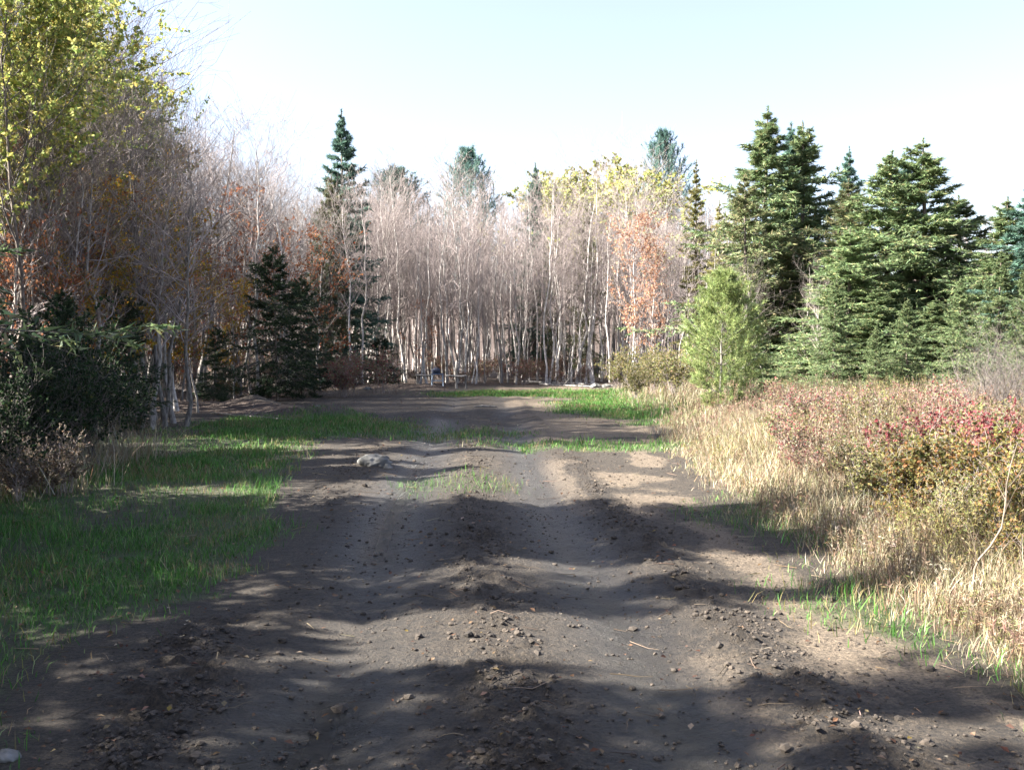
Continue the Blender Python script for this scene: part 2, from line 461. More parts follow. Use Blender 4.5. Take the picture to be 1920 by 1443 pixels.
def bare_tree(seed, h=10.0, r=0.07, start=0.35, n1=26, n2=6, n3=4, ang=0.62, spread=0.24, up=0.25, wob=0.10, bark=None, twig=None, palette=None, leafn=0, leaf=0.07, leaf_t=(0, 1), twig_r=0.0045):
    rng = np.random.default_rng(seed)
    T = trunk_line(rng, h, 12, wob)
    s = np.linspace(0, 1, 12)
    TR = (r * (1 - 0.86 * s) + r * 0.5 * np.exp(-s * 30))[None]
    g = Geo(); g.tubes(T, TR, 7)
    trunk = g.mesh('trunk', [bark or M_BARK_GREY], True)
    prof = lambda t: spread * h * (0.35 + 0.9 * np.sin(np.clip((t - start) / (1 - start), 0, 1) * PI * 0.85 + 0.35))
    B1, R1 = grow(T, TR, rng, n1, start, 0.99, lambda t, L: prof(t), ang, up, 6, 0.5, 0.06, 0.18)
    R1 = np.maximum(R1, 0.006)
    B2, R2 = grow(B1, R1, rng, n2, 0.18, 0.98, lambda t, L: 0.42 * L * (1.1 - 0.6 * t) + 0.1, 0.75, 0.22, 4, 0.6, 0.07)
    R2 = np.maximum(R2, twig_r * 1.1)
    B3, R3 = grow(B2, R2, rng, n3, 0.2, 1.0, lambda t, L: 0.45 * L + 0.10, 0.7, 0.15, 3, 0.7, 0.07)
    R3 = np.maximum(R3, twig_r * 0.75)
    g = Geo()
    g.tubes(B1, R1, 4); g.tubes(B2, R2, 3); g.tubes(B3[:, ::2], R3[:, ::2], 3)
    crown = g.mesh('crown', [twig or M_TWIG], True)
    parts = [('trunk', trunk), ('crown', crown)]
    if palette:
        hz = B3[:, -1, 2] / h
        keep = (hz >= leaf_t[0]) & (hz <= leaf_t[1])
        # leaves hang in uneven clumps
        keep &= rng.random(len(B3)) < np.clip(5.0 * (fbm(B3[:, -1, 0] * 0.9 + 50, B3[:, -1, 2] * 0.9 + B3[:, -1, 1], 2, seed) - 0.36), 0.06, 1)
        Q = B3[keep]
        t = rng.random((len(Q), leafn))
        p, tg, _ = along(Q, t)
        p, tg = p.reshape(-1, 3), tg.reshape(-1, 3)
        n = len(p)
        d = tg * 0.4 + rng.normal(size=(n, 3)) * 0.8 + np.array([0, 0, -0.45])
        L = leaf * rng.uniform(0.7, 1.35, n)
        g = Geo(); g.leaves(p, d, L, L * rng.uniform(0.6, 0.9, n), pick(rng, n, palette), rng=rng, fold=0.12)
        parts[1] = ('crown', crown, [('leaves', g.mesh('leaves', [M_LEAF]))])
    return parts

def spruce(seed, h=10.0, R=2.2, n1=130, palette=None, start=0.05, power=0.85, droop=-0.25, dens=1.0, blade=(0.17, 0.040), ragged=0.34, r=None, n2=20, nn=13):
    rng = np.random.default_rng(seed)
    T = trunk_line(rng, h, 12, 0.015, 0.008)
    s = np.linspace(0, 1, 12)
    r = r or h * 0.012
    TR = (r * (1 - 0.95 * s) + 0.006)[None]
    g = Geo(); g.tubes(T, TR, 7)
    trunk = g.mesh('trunk', [M_BARK_DARK], True)
    t = start + (0.985 - start) * (np.arange(n1) + rng.random(n1)) / n1
    t = 1 - (1 - t) ** 0.92
    p0, _, _ = along(T, t[None]); p0 = p0[0]
    az = np.arange(n1) * 2.399 + rng.normal(size=n1) * 0.35
    L = R * (1 - t) ** power * (1 + rng.normal(size=n1) * ragged) * (0.75 + 0.25 * sstep(start, start + 0.12, t)) + 0.03
    L = np.maximum(L, 0.03) * (0.62 + 0.62 * vnoise(np.cos(az) * 1.6 + 9, t * 7 + np.sin(az) * 1.6, seed))
    keep = rng.random(n1) > 0.10
    t, p0, az, L, n1 = t[keep], p0[keep], az[keep], L[keep], int(keep.sum())
    el = -0.15 + 1.0 * t ** 2.2 + rng.normal(size=n1) * 0.09
    d = np.stack([np.cos(az) * np.cos(el), np.sin(az) * np.cos(el), np.sin(el)], 1)
    K = 7
    ss = np.linspace(0, 1, K)
    zz = droop * ss ** 1.4 + (-droop * 0.85) * ss ** 4
    B = p0[:, None] + L[:, None, None] * (ss[None, :, None] * d[:, None, :] + zz[None, :, None] * np.array([0, 0, 1.0]) * (1 - 0.7 * t)[:, None, None])
    B = B + np.cumsum(rng.normal(size=(n1, K, 3)) * 0.012, 1) * L[:, None, None]
    BR = (0.004 + 0.010 * L / R)[:, None] * (1 - 0.8 * ss)[None]
    S2, SR = grow(B, BR, rng, n2, 0.12, 1.0, lambda q, l: (0.40 * l * (1.12 - 0.85 * q) + 0.10 * np.minimum(1, l)), 0.85, -0.18, 4, 0.6, 0.03, 0.15, flat=True)
    g = Geo()
    g.tubes(B, BR, 4, (1, 1, 1), 0)
    g.tubes(S2[:, ::3], np.maximum(SR, 0.003)[:, ::3], 3, (1, 1, 1), 0)
    crown = g.mesh('crown', [M_TWIG_DARK], True)
    # needles brush along every spray and along the branch tips
    n_each = max(3, int(nn * dens))
    tt = rng.random((len(S2), n_each)) ** 0.8
    p, tg, _ = along(S2, tt)
    p, tg = p.reshape(-1, 3), tg.reshape(-1, 3)
    tb = 0.25 + 0.75 * rng.random((n1, n_each * 3))
    pb, tgb, _ = along(B, tb)
    p, tg = np.concatenate([p, pb.reshape(-1, 3)]), np.concatenate([tg, tgb.reshape(-1, 3)])
    n = len(p)
    dd = tg * 0.8 + rng.normal(size=(n, 3)) * 0.5 + np.array([0, 0, 0.05])
    slim = 0.55 + 0.45 * sstep(0.0, 0.12, 1 - p[:, 2] / h)
    Lb = blade[0] * rng.uniform(0.6, 1.4, n) * slim
    g = Geo()
    g.spikes(p - dd * 0.02, dd, Lb, blade[1] * rng.uniform(0.7, 1.4, n) * slim, pick(rng, n, palette), rng=rng)
    tp = T[0, -1] + np.stack([np.zeros(60), np.zeros(60), rng.uniform(-0.3, 0.06, 60) * h / 10], 1)     # leading shoot
    g.spikes(tp, rng.normal(size=(60, 3)) * 0.45 + np.array([0, 0, 0.8]), 0.10, 0.025, pick(rng, 60, palette), rng=rng)
    return [('trunk', trunk), ('crown', crown, [('needles', g.mesh('needles', [M_NEEDLE]))])]

def white_pine(seed, h=3.3, R=1.0, palette=None, n1=46, n2=7, tuft=26, nl=0.11, nw=0.006, start=0.12, shape=None):
    rng = np.random.default_rng(seed)
    T = trunk_line(rng, h, 10, 0.03, 0.01)
    s = np.linspace(0, 1, 10)
    TR = (h * 0.011 * (1 - 0.85 * s))[None]
    g = Geo(); g.tubes(T, TR, 7)
    trunk = g.mesh('trunk', [M_BARK_GREY], True)
    shape = shape or (lambda t: R * np.clip(np.sin(np.clip((t - start) / (1 - start), 0, 1) ** 0.75 * PI * 0.8 + 0.45), 0.12, 1))
    nw_ = max(6, n1 // 6)                                 # whorls up the stem
    tw = start + (0.97 - start) * (np.linspace(0, 1, nw_) ** 0.9)
    t = np.repeat(tw, 6) + rng.normal(size=nw_ * 6) * 0.006
    az = np.tile(np.arange(6) * PI / 3, nw_) + np.repeat(rng.uniform(0, 6, nw_), 6) + rng.normal(size=nw_ * 6) * 0.15
    p0, _, _ = along(T, t[None])
    Lw = shape(t) * rng.uniform(0.75, 1.2, len(t))
    ew = 0.25 + 0.55 * t ** 2
    dw = np.stack([np.cos(az) * np.cos(ew), np.sin(az) * np.cos(ew), np.sin(ew)], 1)
    sw = np.linspace(0, 1, 6)
    B = p0[0][:, None] + Lw[:, None, None] * (sw[None, :, None] * dw[:, None] + (0.22 * sw ** 2)[None, :, None] * np.array([0, 0, 1.0]))
    BR = np.maximum(h * 0.0035 * (1 - 0.8 * sw)[None] * (0.4 + 0.6 * Lw / Lw.max())[:, None], 0.004)
    BR = np.maximum(BR, 0.004)
    S, SR = grow(B, BR, rng, n2, 0.3, 1.0, lambda t, l: 0.26 * l + 0.08, 0.7, 0.3, 4, 0.6, 0.04)
    SR = np.maximum(SR, 0.0025)
    g = Geo(); g.tubes(B, BR, 4); g.tubes(S, SR, 3)
    crown = g.mesh('crown', [M_BARK_GREY], True)
    tt = 1 - 0.75 * rng.random((len(S), tuft)) ** 1.6
    p, tg, _ = along(S, tt)
    p, tg = p.reshape(-1, 3), tg.reshape(-1, 3)
    n = len(p)
    dd = tg * 0.7 + rng.normal(size=(n, 3)) * 0.55 + np.array([0, 0, 0.12])
    g = Geo(); g.spikes(p, dd, nl * rng.uniform(0.7, 1.3, n), nw * rng.uniform(0.8, 1.3, n), pick(rng, n, palette), rng=rng)
    return [('trunk', trunk), ('crown', crown, [('needles', g.mesh('needles', [M_NEEDLE]))])]

def shrub(seed, h=1.2, R=0.8, ns=9, palette=None, leafn=10, leaf=0.05, n2=7, n3=4, lean=0.55, stem=None, sr=0.007, low=0.0):
    rng = np.random.default_rng(seed)
    K = 7
    s = np.linspace(0, 1, K)
    az = rng.uniform(0, 2 * PI, ns)
    ln = rng.uniform(0.1, 1.0, ns) * lean
    b = rng.normal(size=(ns, 2)) * 0.10 * R
    L = h * rng.uniform(0.65, 1.1, ns)
    out = (s ** 1.3)[None, :] * (ln * R * 1.5)[:, None]
    P = np.stack([b[:, :1] + out * np.cos(az)[:, None], b[:, 1:] + out * np.sin(az)[:, None], L[:, None] * (s - 0.12 * s ** 3)[None]], -1)
    P = P + np.cumsum(rng.normal(size=P.shape) * 0.018, 1) * h * np.array([1, 1, 0.3])
    PR = sr * h ** 0.5 * (1 - 0.7 * s)[None] * rng.uniform(0.7, 1.3, ns)[:, None]
    B, BR = grow(P, PR, rng, n2, 0.25, 1.0, lambda t, l: 0.30 * l, 0.7, 0.15, 4, 0.7, 0.07)
    C, CR = grow(B, BR, rng, n3, 0.3, 1.0, lambda t, l: 0.45 * l, 0.7, 0.1, 3, 0.7, 0.07)
    CR = np.maximum(CR, 0.0016)
    g = Geo(); g.tubes(P, PR, 5); g.tubes(B, BR, 3); g.tubes(C, CR, 3)
    stems = g.mesh('stems', [stem or M_TWIG], True)
    parts = [('stems', stems)]
    if palette and leafn:
        p, tg, _ = along(C, rng.random((len(C), leafn)))
        p, tg = p.reshape(-1, 3), tg.reshape(-1, 3)
        k = p[:, 2] > low * h
        p, tg = p[k], tg[k]
        n = len(p)
        d = tg * 0.5 + rng.normal(size=(n, 3)) * 0.7 + np.array([0, 0, -0.15])
        Lf = leaf * rng.uniform(0.6, 1.4, n)
        g = Geo(); g.leaves(p, d, Lf, Lf * rng.uniform(0.5, 0.8, n), pick(rng, n, palette), rng=rng, fold=0.15)
        parts.append(('leaves', g.mesh('leaves', [M_LEAF])))
    return parts

def mixhue(*a):
    return list(a)
PAL_YELLOW = [((0.447, 0.4382, 0.1312), 5), ((0.2989, 0.3576, 0.1077), 5), ((0.5441, 0.4759, 0.1509), 2), ((0.181, 0.2415, 0.0779), 2)]
PAL_GOLD = [((0.3744, 0.2288, 0.0312), 5), ((0.2912, 0.2288, 0.0416), 4), ((0.416, 0.1768, 0.0312), 2), ((0.1664, 0.1768, 0.0312), 2)]
PAL_ORANGE = [((0.446, 0.2482, 0.1545), 5), ((0.4809, 0.3143, 0.2207), 4), ((0.3464, 0.1799, 0.1278), 2)]
PAL_RUST = [((0.2808, 0.108, 0.054), 5), ((0.216, 0.0972, 0.054), 4), ((0.3456, 0.162, 0.0756), 2)]
PAL_SPRUCE = [((0.1245, 0.1764, 0.0829), 5), ((0.1893, 0.2511, 0.116), 4), ((0.0812, 0.121, 0.0651), 3), ((0.2745, 0.2675, 0.131), 1.5)]
PAL_SPRUCE_BLUE = [((0.0798, 0.1465, 0.1169), 5), ((0.1188, 0.193, 0.1484), 3), ((0.0636, 0.108, 0.0858), 3)]
PAL_SPRUCE_OLIVE = [((0.1212, 0.1519, 0.072), 5), ((0.1683, 0.1745, 0.0884), 4), ((0.0719, 0.0965, 0.0473), 3), ((0.2217, 0.1847, 0.1111), 2)]
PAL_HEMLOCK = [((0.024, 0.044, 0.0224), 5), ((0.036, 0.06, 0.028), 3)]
PAL_PINE = [((0.1568, 0.2, 0.0712), 5), ((0.2016, 0.245, 0.095), 4), ((0.112, 0.155, 0.0617), 3), ((0.2464, 0.25, 0.1045), 1)]
PAL_PINE_BLUE = [((0.0793, 0.1433, 0.1273), 5), ((0.11, 0.182, 0.158), 3), ((0.0567, 0.1047, 0.0887), 3)]
PAL_TAMARACK = [((0.2115, 0.203, 0.0755), 5), ((0.155, 0.1635, 0.0615), 4), ((0.249, 0.215, 0.096), 2)]
PAL_BRAMBLE = [((0.1878, 0.1003, 0.0864), 3), ((0.2392, 0.1567, 0.1232), 4), ((0.131, 0.0803, 0.0683), 3), ((0.244, 0.2047, 0.1282), 4), ((0.1631, 0.1795, 0.086), 4), ((0.25, 0.075, 0.075), 3.5)]
PAL_RED = [((0.2171, 0.059, 0.063), 5), ((0.164, 0.0547, 0.0547), 3), ((0.2407, 0.1111, 0.099), 2), ((0.162, 0.1296, 0.0729), 2)]
PAL_OLIVE = [((0.1397, 0.1397, 0.0546), 5), ((0.1934, 0.1706, 0.0741), 4), ((0.0996, 0.1109, 0.0457), 3), ((0.2253, 0.1685, 0.089), 2)]
PAL_GOLDLEAF = [((0.1838, 0.1458, 0.0468), 5), ((0.1411, 0.1335, 0.046), 4), ((0.1965, 0.1051, 0.0443), 3), ((0.0966, 0.108, 0.0395), 2)]
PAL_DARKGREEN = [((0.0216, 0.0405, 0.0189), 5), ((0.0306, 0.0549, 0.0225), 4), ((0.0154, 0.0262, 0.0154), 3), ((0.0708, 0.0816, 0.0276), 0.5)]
PAL_TAN = [((0.1344, 0.1102, 0.078), 5), ((0.108, 0.0838, 0.0569), 4), ((0.0818, 0.0576, 0.0388), 3), ((0.1555, 0.1366, 0.1044), 2)]

rnd = random.Random(11)
def rot(): return rnd.uniform(0, 2 * PI)
def tl(a=0.03): return (rnd.gauss(0, a), rnd.gauss(0, a))

# ---- prototypes
SAPL = [bare_tree(100 + k, 9.6, 0.055 + 0.006 * (k % 4), 0.40 - 0.03 * (k % 3), [16, 20, 24][k % 3], 5, 3, 0.78, [0.13, 0.17, 0.21][k % 3], 0.18, 0.11, M_BARK_PALE if k % 4 else M_BARK_GREY, M_TWIG, twig_r=0.0042) for k in range(7)]
WOOD = [bare_tree(200 + k, 10.2, 0.075 + 0.008 * (k % 3), 0.28, 22, 5, 4, 0.85, 0.24, 0.15, 0.14, M_BARK_GREY, M_TWIG_DARK if k % 2 else M_TWIG, twig_r=0.0036) for k in range(6)]
BIRCH = [bare_tree(260 + k, 10.5, 0.075, 0.35, 20, 6, 4, 0.60, 0.20, 0.25, 0.12, M_BARK_PALE, M_TWIG) for k in range(2)]
RUSTY = [bare_tree(280 + k, 7.5, 0.05, 0.2, 22, 6, 4, 0.75, 0.24, 0.15, 0.12, M_BARK_GREY, M_TWIG_DARK, PAL_RUST, 6, 0.10) for k in range(2)]
YELLOW = [bare_tree(300 + k, 11.5, 0.07, 0.38, 30, 7, 5, 0.72, 0.24, 0.25, 0.09, M_BARK_DARK, M_TWIG_DARK, PAL_YELLOW, 28, 0.11) for k in range(3)]
GOLD = [bare_tree(320 + k, 8.5, 0.07, 0.22, 26, 6, 5, 0.75, 0.24, 0.2, 0.1, M_BARK_GREY, M_TWIG_DARK, PAL_GOLD, 16, 0.09) for k in range(2)]
ORANGE = bare_tree(340, 8.0, 0.06, 0.12, 30, 6, 5, 0.55, 0.20, 0.3, 0.07, M_BARK_PALE, M_TWIG, PAL_ORANGE, 9, 0.10)
FARYEL = [bare_tree(350 + k, 12.0, 0.12, 0.3, 30, 7, 5, 0.8, 0.27, 0.2, 0.07, M_BARK_GREY, M_TWIG, PAL_TAMARACK + PAL_YELLOW[:2], 18, 0.17) for k in range(2)]
SPR = [spruce(400 + k, 10.0, 2.35 + 0.15 * k, 170, PAL_SPRUCE, 0.04, 0.85, -0.28, 1.0, n2=22, nn=14) for k in range(3)]
SPRB = [spruce(410 + k, 10.0, 1.9, 150, PAL_SPRUCE_BLUE, 0.05, 0.9, -0.22, 1.0, ragged=0.3) for k in range(2)]
SPRO = [spruce(420 + k, 10.0, 2.2, 130, PAL_SPRUCE_OLIVE, 0.08, 0.7, -0.30, 0.8, ragged=0.35) for k in range(2)]
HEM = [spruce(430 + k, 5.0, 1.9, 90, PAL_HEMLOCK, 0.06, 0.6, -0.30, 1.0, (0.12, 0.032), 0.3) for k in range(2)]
TAM = [spruce(440 + k, 11.0, 1.4, 110, PAL_TAMARACK, 0.15, 0.8, -0.1, 0.8, (0.15, 0.035), 0.3) for k in range(1)]
FPINE = [white_pine(450 + k, 14.0, 2.6, PAL_PINE_BLUE, 80, 11, 24, 0.30, 0.045, 0.35) for k in range(2)]
YPINE = white_pine(460, 3.35, 0.95, PAL_PINE, 66, 12, 60, 0.12, 0.0105, 0.10)

# ------------------------------------------------------------------ individual trees
def place(name, proto, h0, u, y, vtop, label, cat='tree', group=None, wide=1.0, x=None, lean=0.01):
    x = at(u, y) if x is None else x
    p = on(x, y)
    s = (ztop(vtop, y) - p[2]) / h0
    return thing(name, proto, p, rot(), (s * wide, s * wide, s), label, cat, group, tl(lean))

# conifers on the sunlit side
RC = 'tall conifers beyond the weeds'
place('spruce_tree', SPR[0], 10, 1424, 40, 208, 'tallest dark green spruce with ragged pointed top beyond the weeds', group=RC, wide=1.35)
place('spruce_tree', SPRB[0], 10, 1474, 43, 238, 'narrow spire of a spruce squeezed between two taller dark spruces', group=RC, wide=1.27)
place('spruce_tree', SPR[1], 10, 1507, 41, 234, 'dark green pointed spruce just beside the tallest one', group=RC, wide=1.27)
place('spruce_tree', SPRO[0], 10, 1400, 37.5, 330, 'olive spruce with thin dead lower boughs behind the young pine', group=RC, wide=1.23)
place('spruce_tree', SPRB[1], 10, 1588, 44, 282, 'slim bluish spruce spire in the gap between the spruce clumps', group=RC, wide=1.02)
place('spruce_tree', SPR[2], 10, 1660, 35, 292, 'full broad spruce with olive tinge in front of the pointed one', group=RC, wide=1.70)
place('spruce_tree', SPR[0], 10, 1735, 34.5, 262, 'broad green spruce with the sharpest tip of its clump', group=RC, wide=1.77)
place('spruce_tree', SPRB[0], 10, 1694, 38, 292, 'bluish spruce top peeking between two broad spruces', group=RC, wide=1.35)
place('spruce_tree', SPR[1], 10, 1590, 33.5, 430, 'bright green fir filling the near side of the broad clump', group=RC, wide=2.12)
place('spruce_tree', SPR[2], 10, 1795, 36, 372, 'dark rounded spruce shoulder beside the sharp-tipped one', group=RC, wide=2.05)
place('spruce_tree', SPR[0], 10, 1880, 31, 372, 'green spruce standing above the grey thicket', group=RC, wide=1.70)
place('spruce_tree', SPRB[1], 10, 1935, 30, 335, 'bluish spruce with pale orange leaves behind it beyond the thicket', group=RC, wide=1.86)
place('spruce_tree', SPRO[1], 10, 1465, 38.5, 420, 'brownish olive spruce of sparse boughs below the tall pair', group=RC, wide=1.86)
place('spruce_tree', SPR[1], 10, 1515, 34, 610, 'small bright green spruce at the foot of the tall clump', group=RC, wide=2.38)
place('spruce_tree', SPR[2], 10, 1640, 31.5, 540, 'low green spruce bough mass at the foot of the broad clump', group=RC, wide=2.55)
place('spruce_tree', SPR[0], 10, 1745, 31, 560, 'leafy green low spruce under the sharp-tipped spruce', group=RC, wide=2.55)
place('spruce_tree', SPRO[1], 10, 1585, 36.5, 340, 'olive green spruce between the dark pair and the broad clump', group=RC, wide=1.52)
FB = 'bushy spruces at the foot of the clump'
for u, y, v, k in [(1560, 29, 520, 0), (1700, 28, 560, 1), (1800, 27, 520, 2), (1870, 26, 470, 0), (1925, 25, 500, 1), (1640, 27.5, 610, 2)]:
    place('spruce_tree', SPR[k], 10, u, y, v, 'low bushy spruce with sweeping boughs at the foot of the conifer clump', group=FB, wide=1.15)
place('tamarack_tree', TAM[0], 11, 1306, 46, 305, 'yellow-green tamarack spire beside the grey saplings', wide=0.9)
place('tamarack_tree', TAM[0], 11, 1345, 44, 380, 'shorter yellowish tamarack between saplings and tall spruces', wide=1.1)
# conifers over the far saplings
place('spruce_tree', SPRB[0], 10, 647, 49, 212, 'lone blue-green spruce spire rising above the bare wood', wide=1.05)
place('spruce_tree', SPRO[0], 10, 615, 47, 330, 'olive conifer clinging to the side of the lone spruce spire', wide=0.9)
place('spruce_tree', SPRB[1], 10, 1001, 62, 312, 'small dark spire above the pale saplings', wide=0.9)
place('pine_tree', FPINE[0], 14, 887, 72, 295, 'round-topped blue-green pine above the pale saplings', wide=0.85)
place('pine_tree', FPINE[1], 14, 1257, 68, 262, 'pale bluish pine top above the orange maple', wide=0.62)
place('pine_tree', FPINE[1], 14, 735, 64, 330, 'soft green pine top just past the lone spire', wide=1.15)
place('spruce_tree', SPRO[1], 10, 1045, 60, 345, 'yellowish conifer top next to the small dark spire', wide=0.6)
place('spruce_tree', SPRO[0], 10, 1100, 53, 370, 'thin olive conifer with a dark trunk among grey saplings', wide=0.5)
place('leafy_tree', FARYEL[0], 12, 1150, 64, 308, 'round yellow-green crown above the saplings by the pale pine')
place('leafy_tree', FARYEL[1], 12, 1090, 68, 335, 'lower yellow-green crown beside the round one')
place('leafy_tree', FARYEL[1], 12, 1215, 70, 330, 'dull yellow crown beneath the pale bluish pine')
place('leafy_tree', FARYEL[0], 12, 1040, 70, 352, 'faint yellow-green crown beside the small dark spire', wide=1.2)
place('leafy_tree', FARYEL[0], 12, 1180, 61, 335, 'wide yellow-green crown just above the salmon maple', wide=1.3)
place('maple_tree', ORANGE, 8, 1188, 46, 395, 'salmon orange maple at the edge of the saplings', wide=0.85)
place('maple_tree', ORANGE, 8, 1225, 48, 440, 'pale orange maple just behind the salmon one', wide=0.8)

# young pine in the sun
place('pine_sapling', YPINE, 3.35, 1352, 22.5, 530, 'bushy light green young pine on a short bare trunk in weeds', wide=0.95, lean=0.0)
place('spruce_tree', SPR[1], 10, 1412, 26, 560, 'dark little spruce hidden in the shade of the young pine', wide=1.25)

# dark conifers in the shaded wood
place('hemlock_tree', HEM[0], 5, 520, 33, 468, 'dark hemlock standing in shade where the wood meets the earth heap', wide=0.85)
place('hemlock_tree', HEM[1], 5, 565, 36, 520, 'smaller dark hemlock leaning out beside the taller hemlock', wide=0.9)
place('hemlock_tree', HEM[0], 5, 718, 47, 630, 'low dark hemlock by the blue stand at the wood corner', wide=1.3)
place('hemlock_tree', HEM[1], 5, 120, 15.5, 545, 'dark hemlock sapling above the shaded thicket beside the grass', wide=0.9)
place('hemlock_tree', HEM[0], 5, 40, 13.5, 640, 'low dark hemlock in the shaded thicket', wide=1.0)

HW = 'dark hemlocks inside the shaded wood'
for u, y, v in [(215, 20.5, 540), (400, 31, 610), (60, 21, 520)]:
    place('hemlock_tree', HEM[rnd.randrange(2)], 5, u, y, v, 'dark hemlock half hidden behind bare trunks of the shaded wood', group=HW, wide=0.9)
# coloured trees of the shaded wood
YG = 'yellow-green trees above the shaded wood'
for u, y, v, k in [(55, 19, 20, 0), (150, 22, 75, 1), (20, 17, -60, 2), (110, 25, -40, 0), (200, 24, 190, 2), (-60, 18, -80, 1)]:
    place('leafy_tree', YELLOW[k], 11.5, u, y, v, 'tall tree with yellow-green leaves rising over the shaded wood', group=YG, lean=0.03)
place('leafy_tree', YELLOW[1], 11.5, 285, 25, 155, 'yellow-green tree at the slope of the wood with gold leaves below it', wide=0.75)
place('leafy_tree', GOLD[0], 8.5, 290, 24, 270, 'golden-leaved tree under the yellow-green one in the wood', wide=0.75)
place('leafy_tree', GOLD[1], 8.5, 350, 29, 480, 'low gold-brown leafy tree in the shade of the wood', wide=0.9)
place('leafy_tree', GOLD[0], 8.5, 440, 33, 520, 'low ochre leafy tree beside the dark hemlock', wide=0.9)
RU = 'rust-leaved trees inside the shaded wood'
for u, y, v, k in [(75, 20, 260, 0), (30, 19, 395, 1), (450, 36, 350, 0), (470, 38, 395, 1), (210, 23, 560, 0), (600, 42, 420, 1), (790, 52, 560, 0), (540, 40, 430, 0), (130, 21, 420, 1), (340, 30, 410, 1)]:
    place('leafy_tree', RUSTY[k], 7.5, u, y, v, 'thin tree with sparse rust-brown leaves inside the shaded wood', group=RU, lean=0.03)
BI = 'pale birches of the shaded wood'
for u, y, v, k in [(235, 24, 200, 1), (480, 33, 260, 0), (540, 36, 275, 1), (175, 21, 150, 1), (330, 27, 180, 0), (655, 45, 380, 1), (680, 46, 370, 0)]:
    place('birch_tree', BIRCH[k], 10.5, u, y, v, 'pale-barked bare birch at the front of the shaded wood', group=BI, lean=0.04)

# bare trees of the shaded wood, in depth
def wood_edge(y):          # how far left the wood starts at distance y
    return np.interp(y, [-12, 4, 12, 16, 24, 30, 40, 46, 50, 60], [-7.5, -7.2, -6.6, -8.0, -10.2, -11.6, -11.5, -9.5, -7.5, -6.5])
r2 = np.random.default_rng(5)
cnt = 0
pts = []
while cnt < 215:
    y = r2.uniform(19, 62) if cnt < 120 else r2.uniform(19, 48)
    x = wood_edge(y) - abs(r2.normal()) * (5.5 if cnt < 120 else 2.4) + 0.2
    if x < -0.54 * y - 2 or x > -5:
        continue
    if any((x - a) ** 2 + (y - b) ** 2 < 0.45 for a, b in pts):
        continue
    pts.append((x, y))
    h = (r2.uniform(8.6, 11.2) if cnt < 120 else r2.uniform(4.5, 9.0)) - 0.03 * max(0, y - 30)
    k = int(r2.integers(len(WOOD)))
    thing('bare_tree', WOOD[k], on(x, y), rot(), (h / 10.2 * r2.uniform(0.85, 1.15),) * 2 + (h / 10.2,), 'leafless grey-brown tree in the wood that shades the grass strip', 'tree', 'bare trees of the shaded wood', tl(0.05))
    cnt += 1
r4 = np.random.default_rng(15)
for k in range(24):
    u = -20 + 370 * (k + r4.random()) / 24
    y = r4.uniform(17, 20) + u / 75.0
    place('bare_tree', WOOD[2 * int(r4.integers(3))], 10.2, u, y, r4.uniform(190, 400), 'slim grey leafless tree standing just before the yellow-green trees', group='bare trees before the yellow-green ones', wide=1.1, lean=0.05)
for u, y, v, k in [(60, 18.5, 330, 0), (15, 18, 400, 1), (320, 24, 400, 2), (250, 21.5, 330, 3), (130, 19.5, 430, 2), (370, 26.5, 440, 0), (180, 20.5, 470, 3)]:
    place('leafy_tree', (RUSTY + GOLD)[k], (7.5, 7.5, 8.5, 8.5)[k], u, y, v, ('slim tree with rust-coloured leaves mixed into the grey front trees', 'slim tree with gold leaves mixed into the grey front trees')[k // 2], group=('rust trees among the grey front trees', 'gold trees among the grey front trees')[k // 2], wide=0.9, lean=0.04)
# bare saplings across the end of the clearing
cnt, pts = 0, []
while cnt < 170:
    y = 50 + abs(r2.normal()) * 6
    x = r2.uniform(-8.5, 11.5)
    if y > 66 or any((x - a) ** 2 + (y - b) ** 2 < 0.10 for a, b in pts):
        continue
    if x > 5 and y < 47:
        continue
    pts.append((x, y))
    h = (r2.uniform(4.8, 8.6) if r2.random() < 0.6 else r2.uniform(8.2, 11.0)) * (1 if x < 6 else 0.9)
    k = int(r2.integers(len(SAPL)))
    thing('sapling', SAPL[k], on(x, y), rot(), (h / 9.6 * r2.uniform(0.8, 1.1),) * 2 + (h / 9.6,), 'slender pale bare sapling in the stand closing off the clearing', 'tree', 'bare saplings closing off the clearing', tl(0.025))
    cnt += 1
# bare trees among the spruces
for u, y, v in [(1270, 45, 450), (1240, 46, 470), (1330, 43, 430), (1440, 34.6, 520), (1490, 34.5, 500), (1525, 33, 540), (1850, 29, 600), (1405, 36, 500)]:
    place('bare_tree', WOOD[rnd.randrange(6)], 10.2, u, y, v, 'leafless grey tree standing among the spruces behind the weeds', group='bare trees among the spruces', lean=0.05)

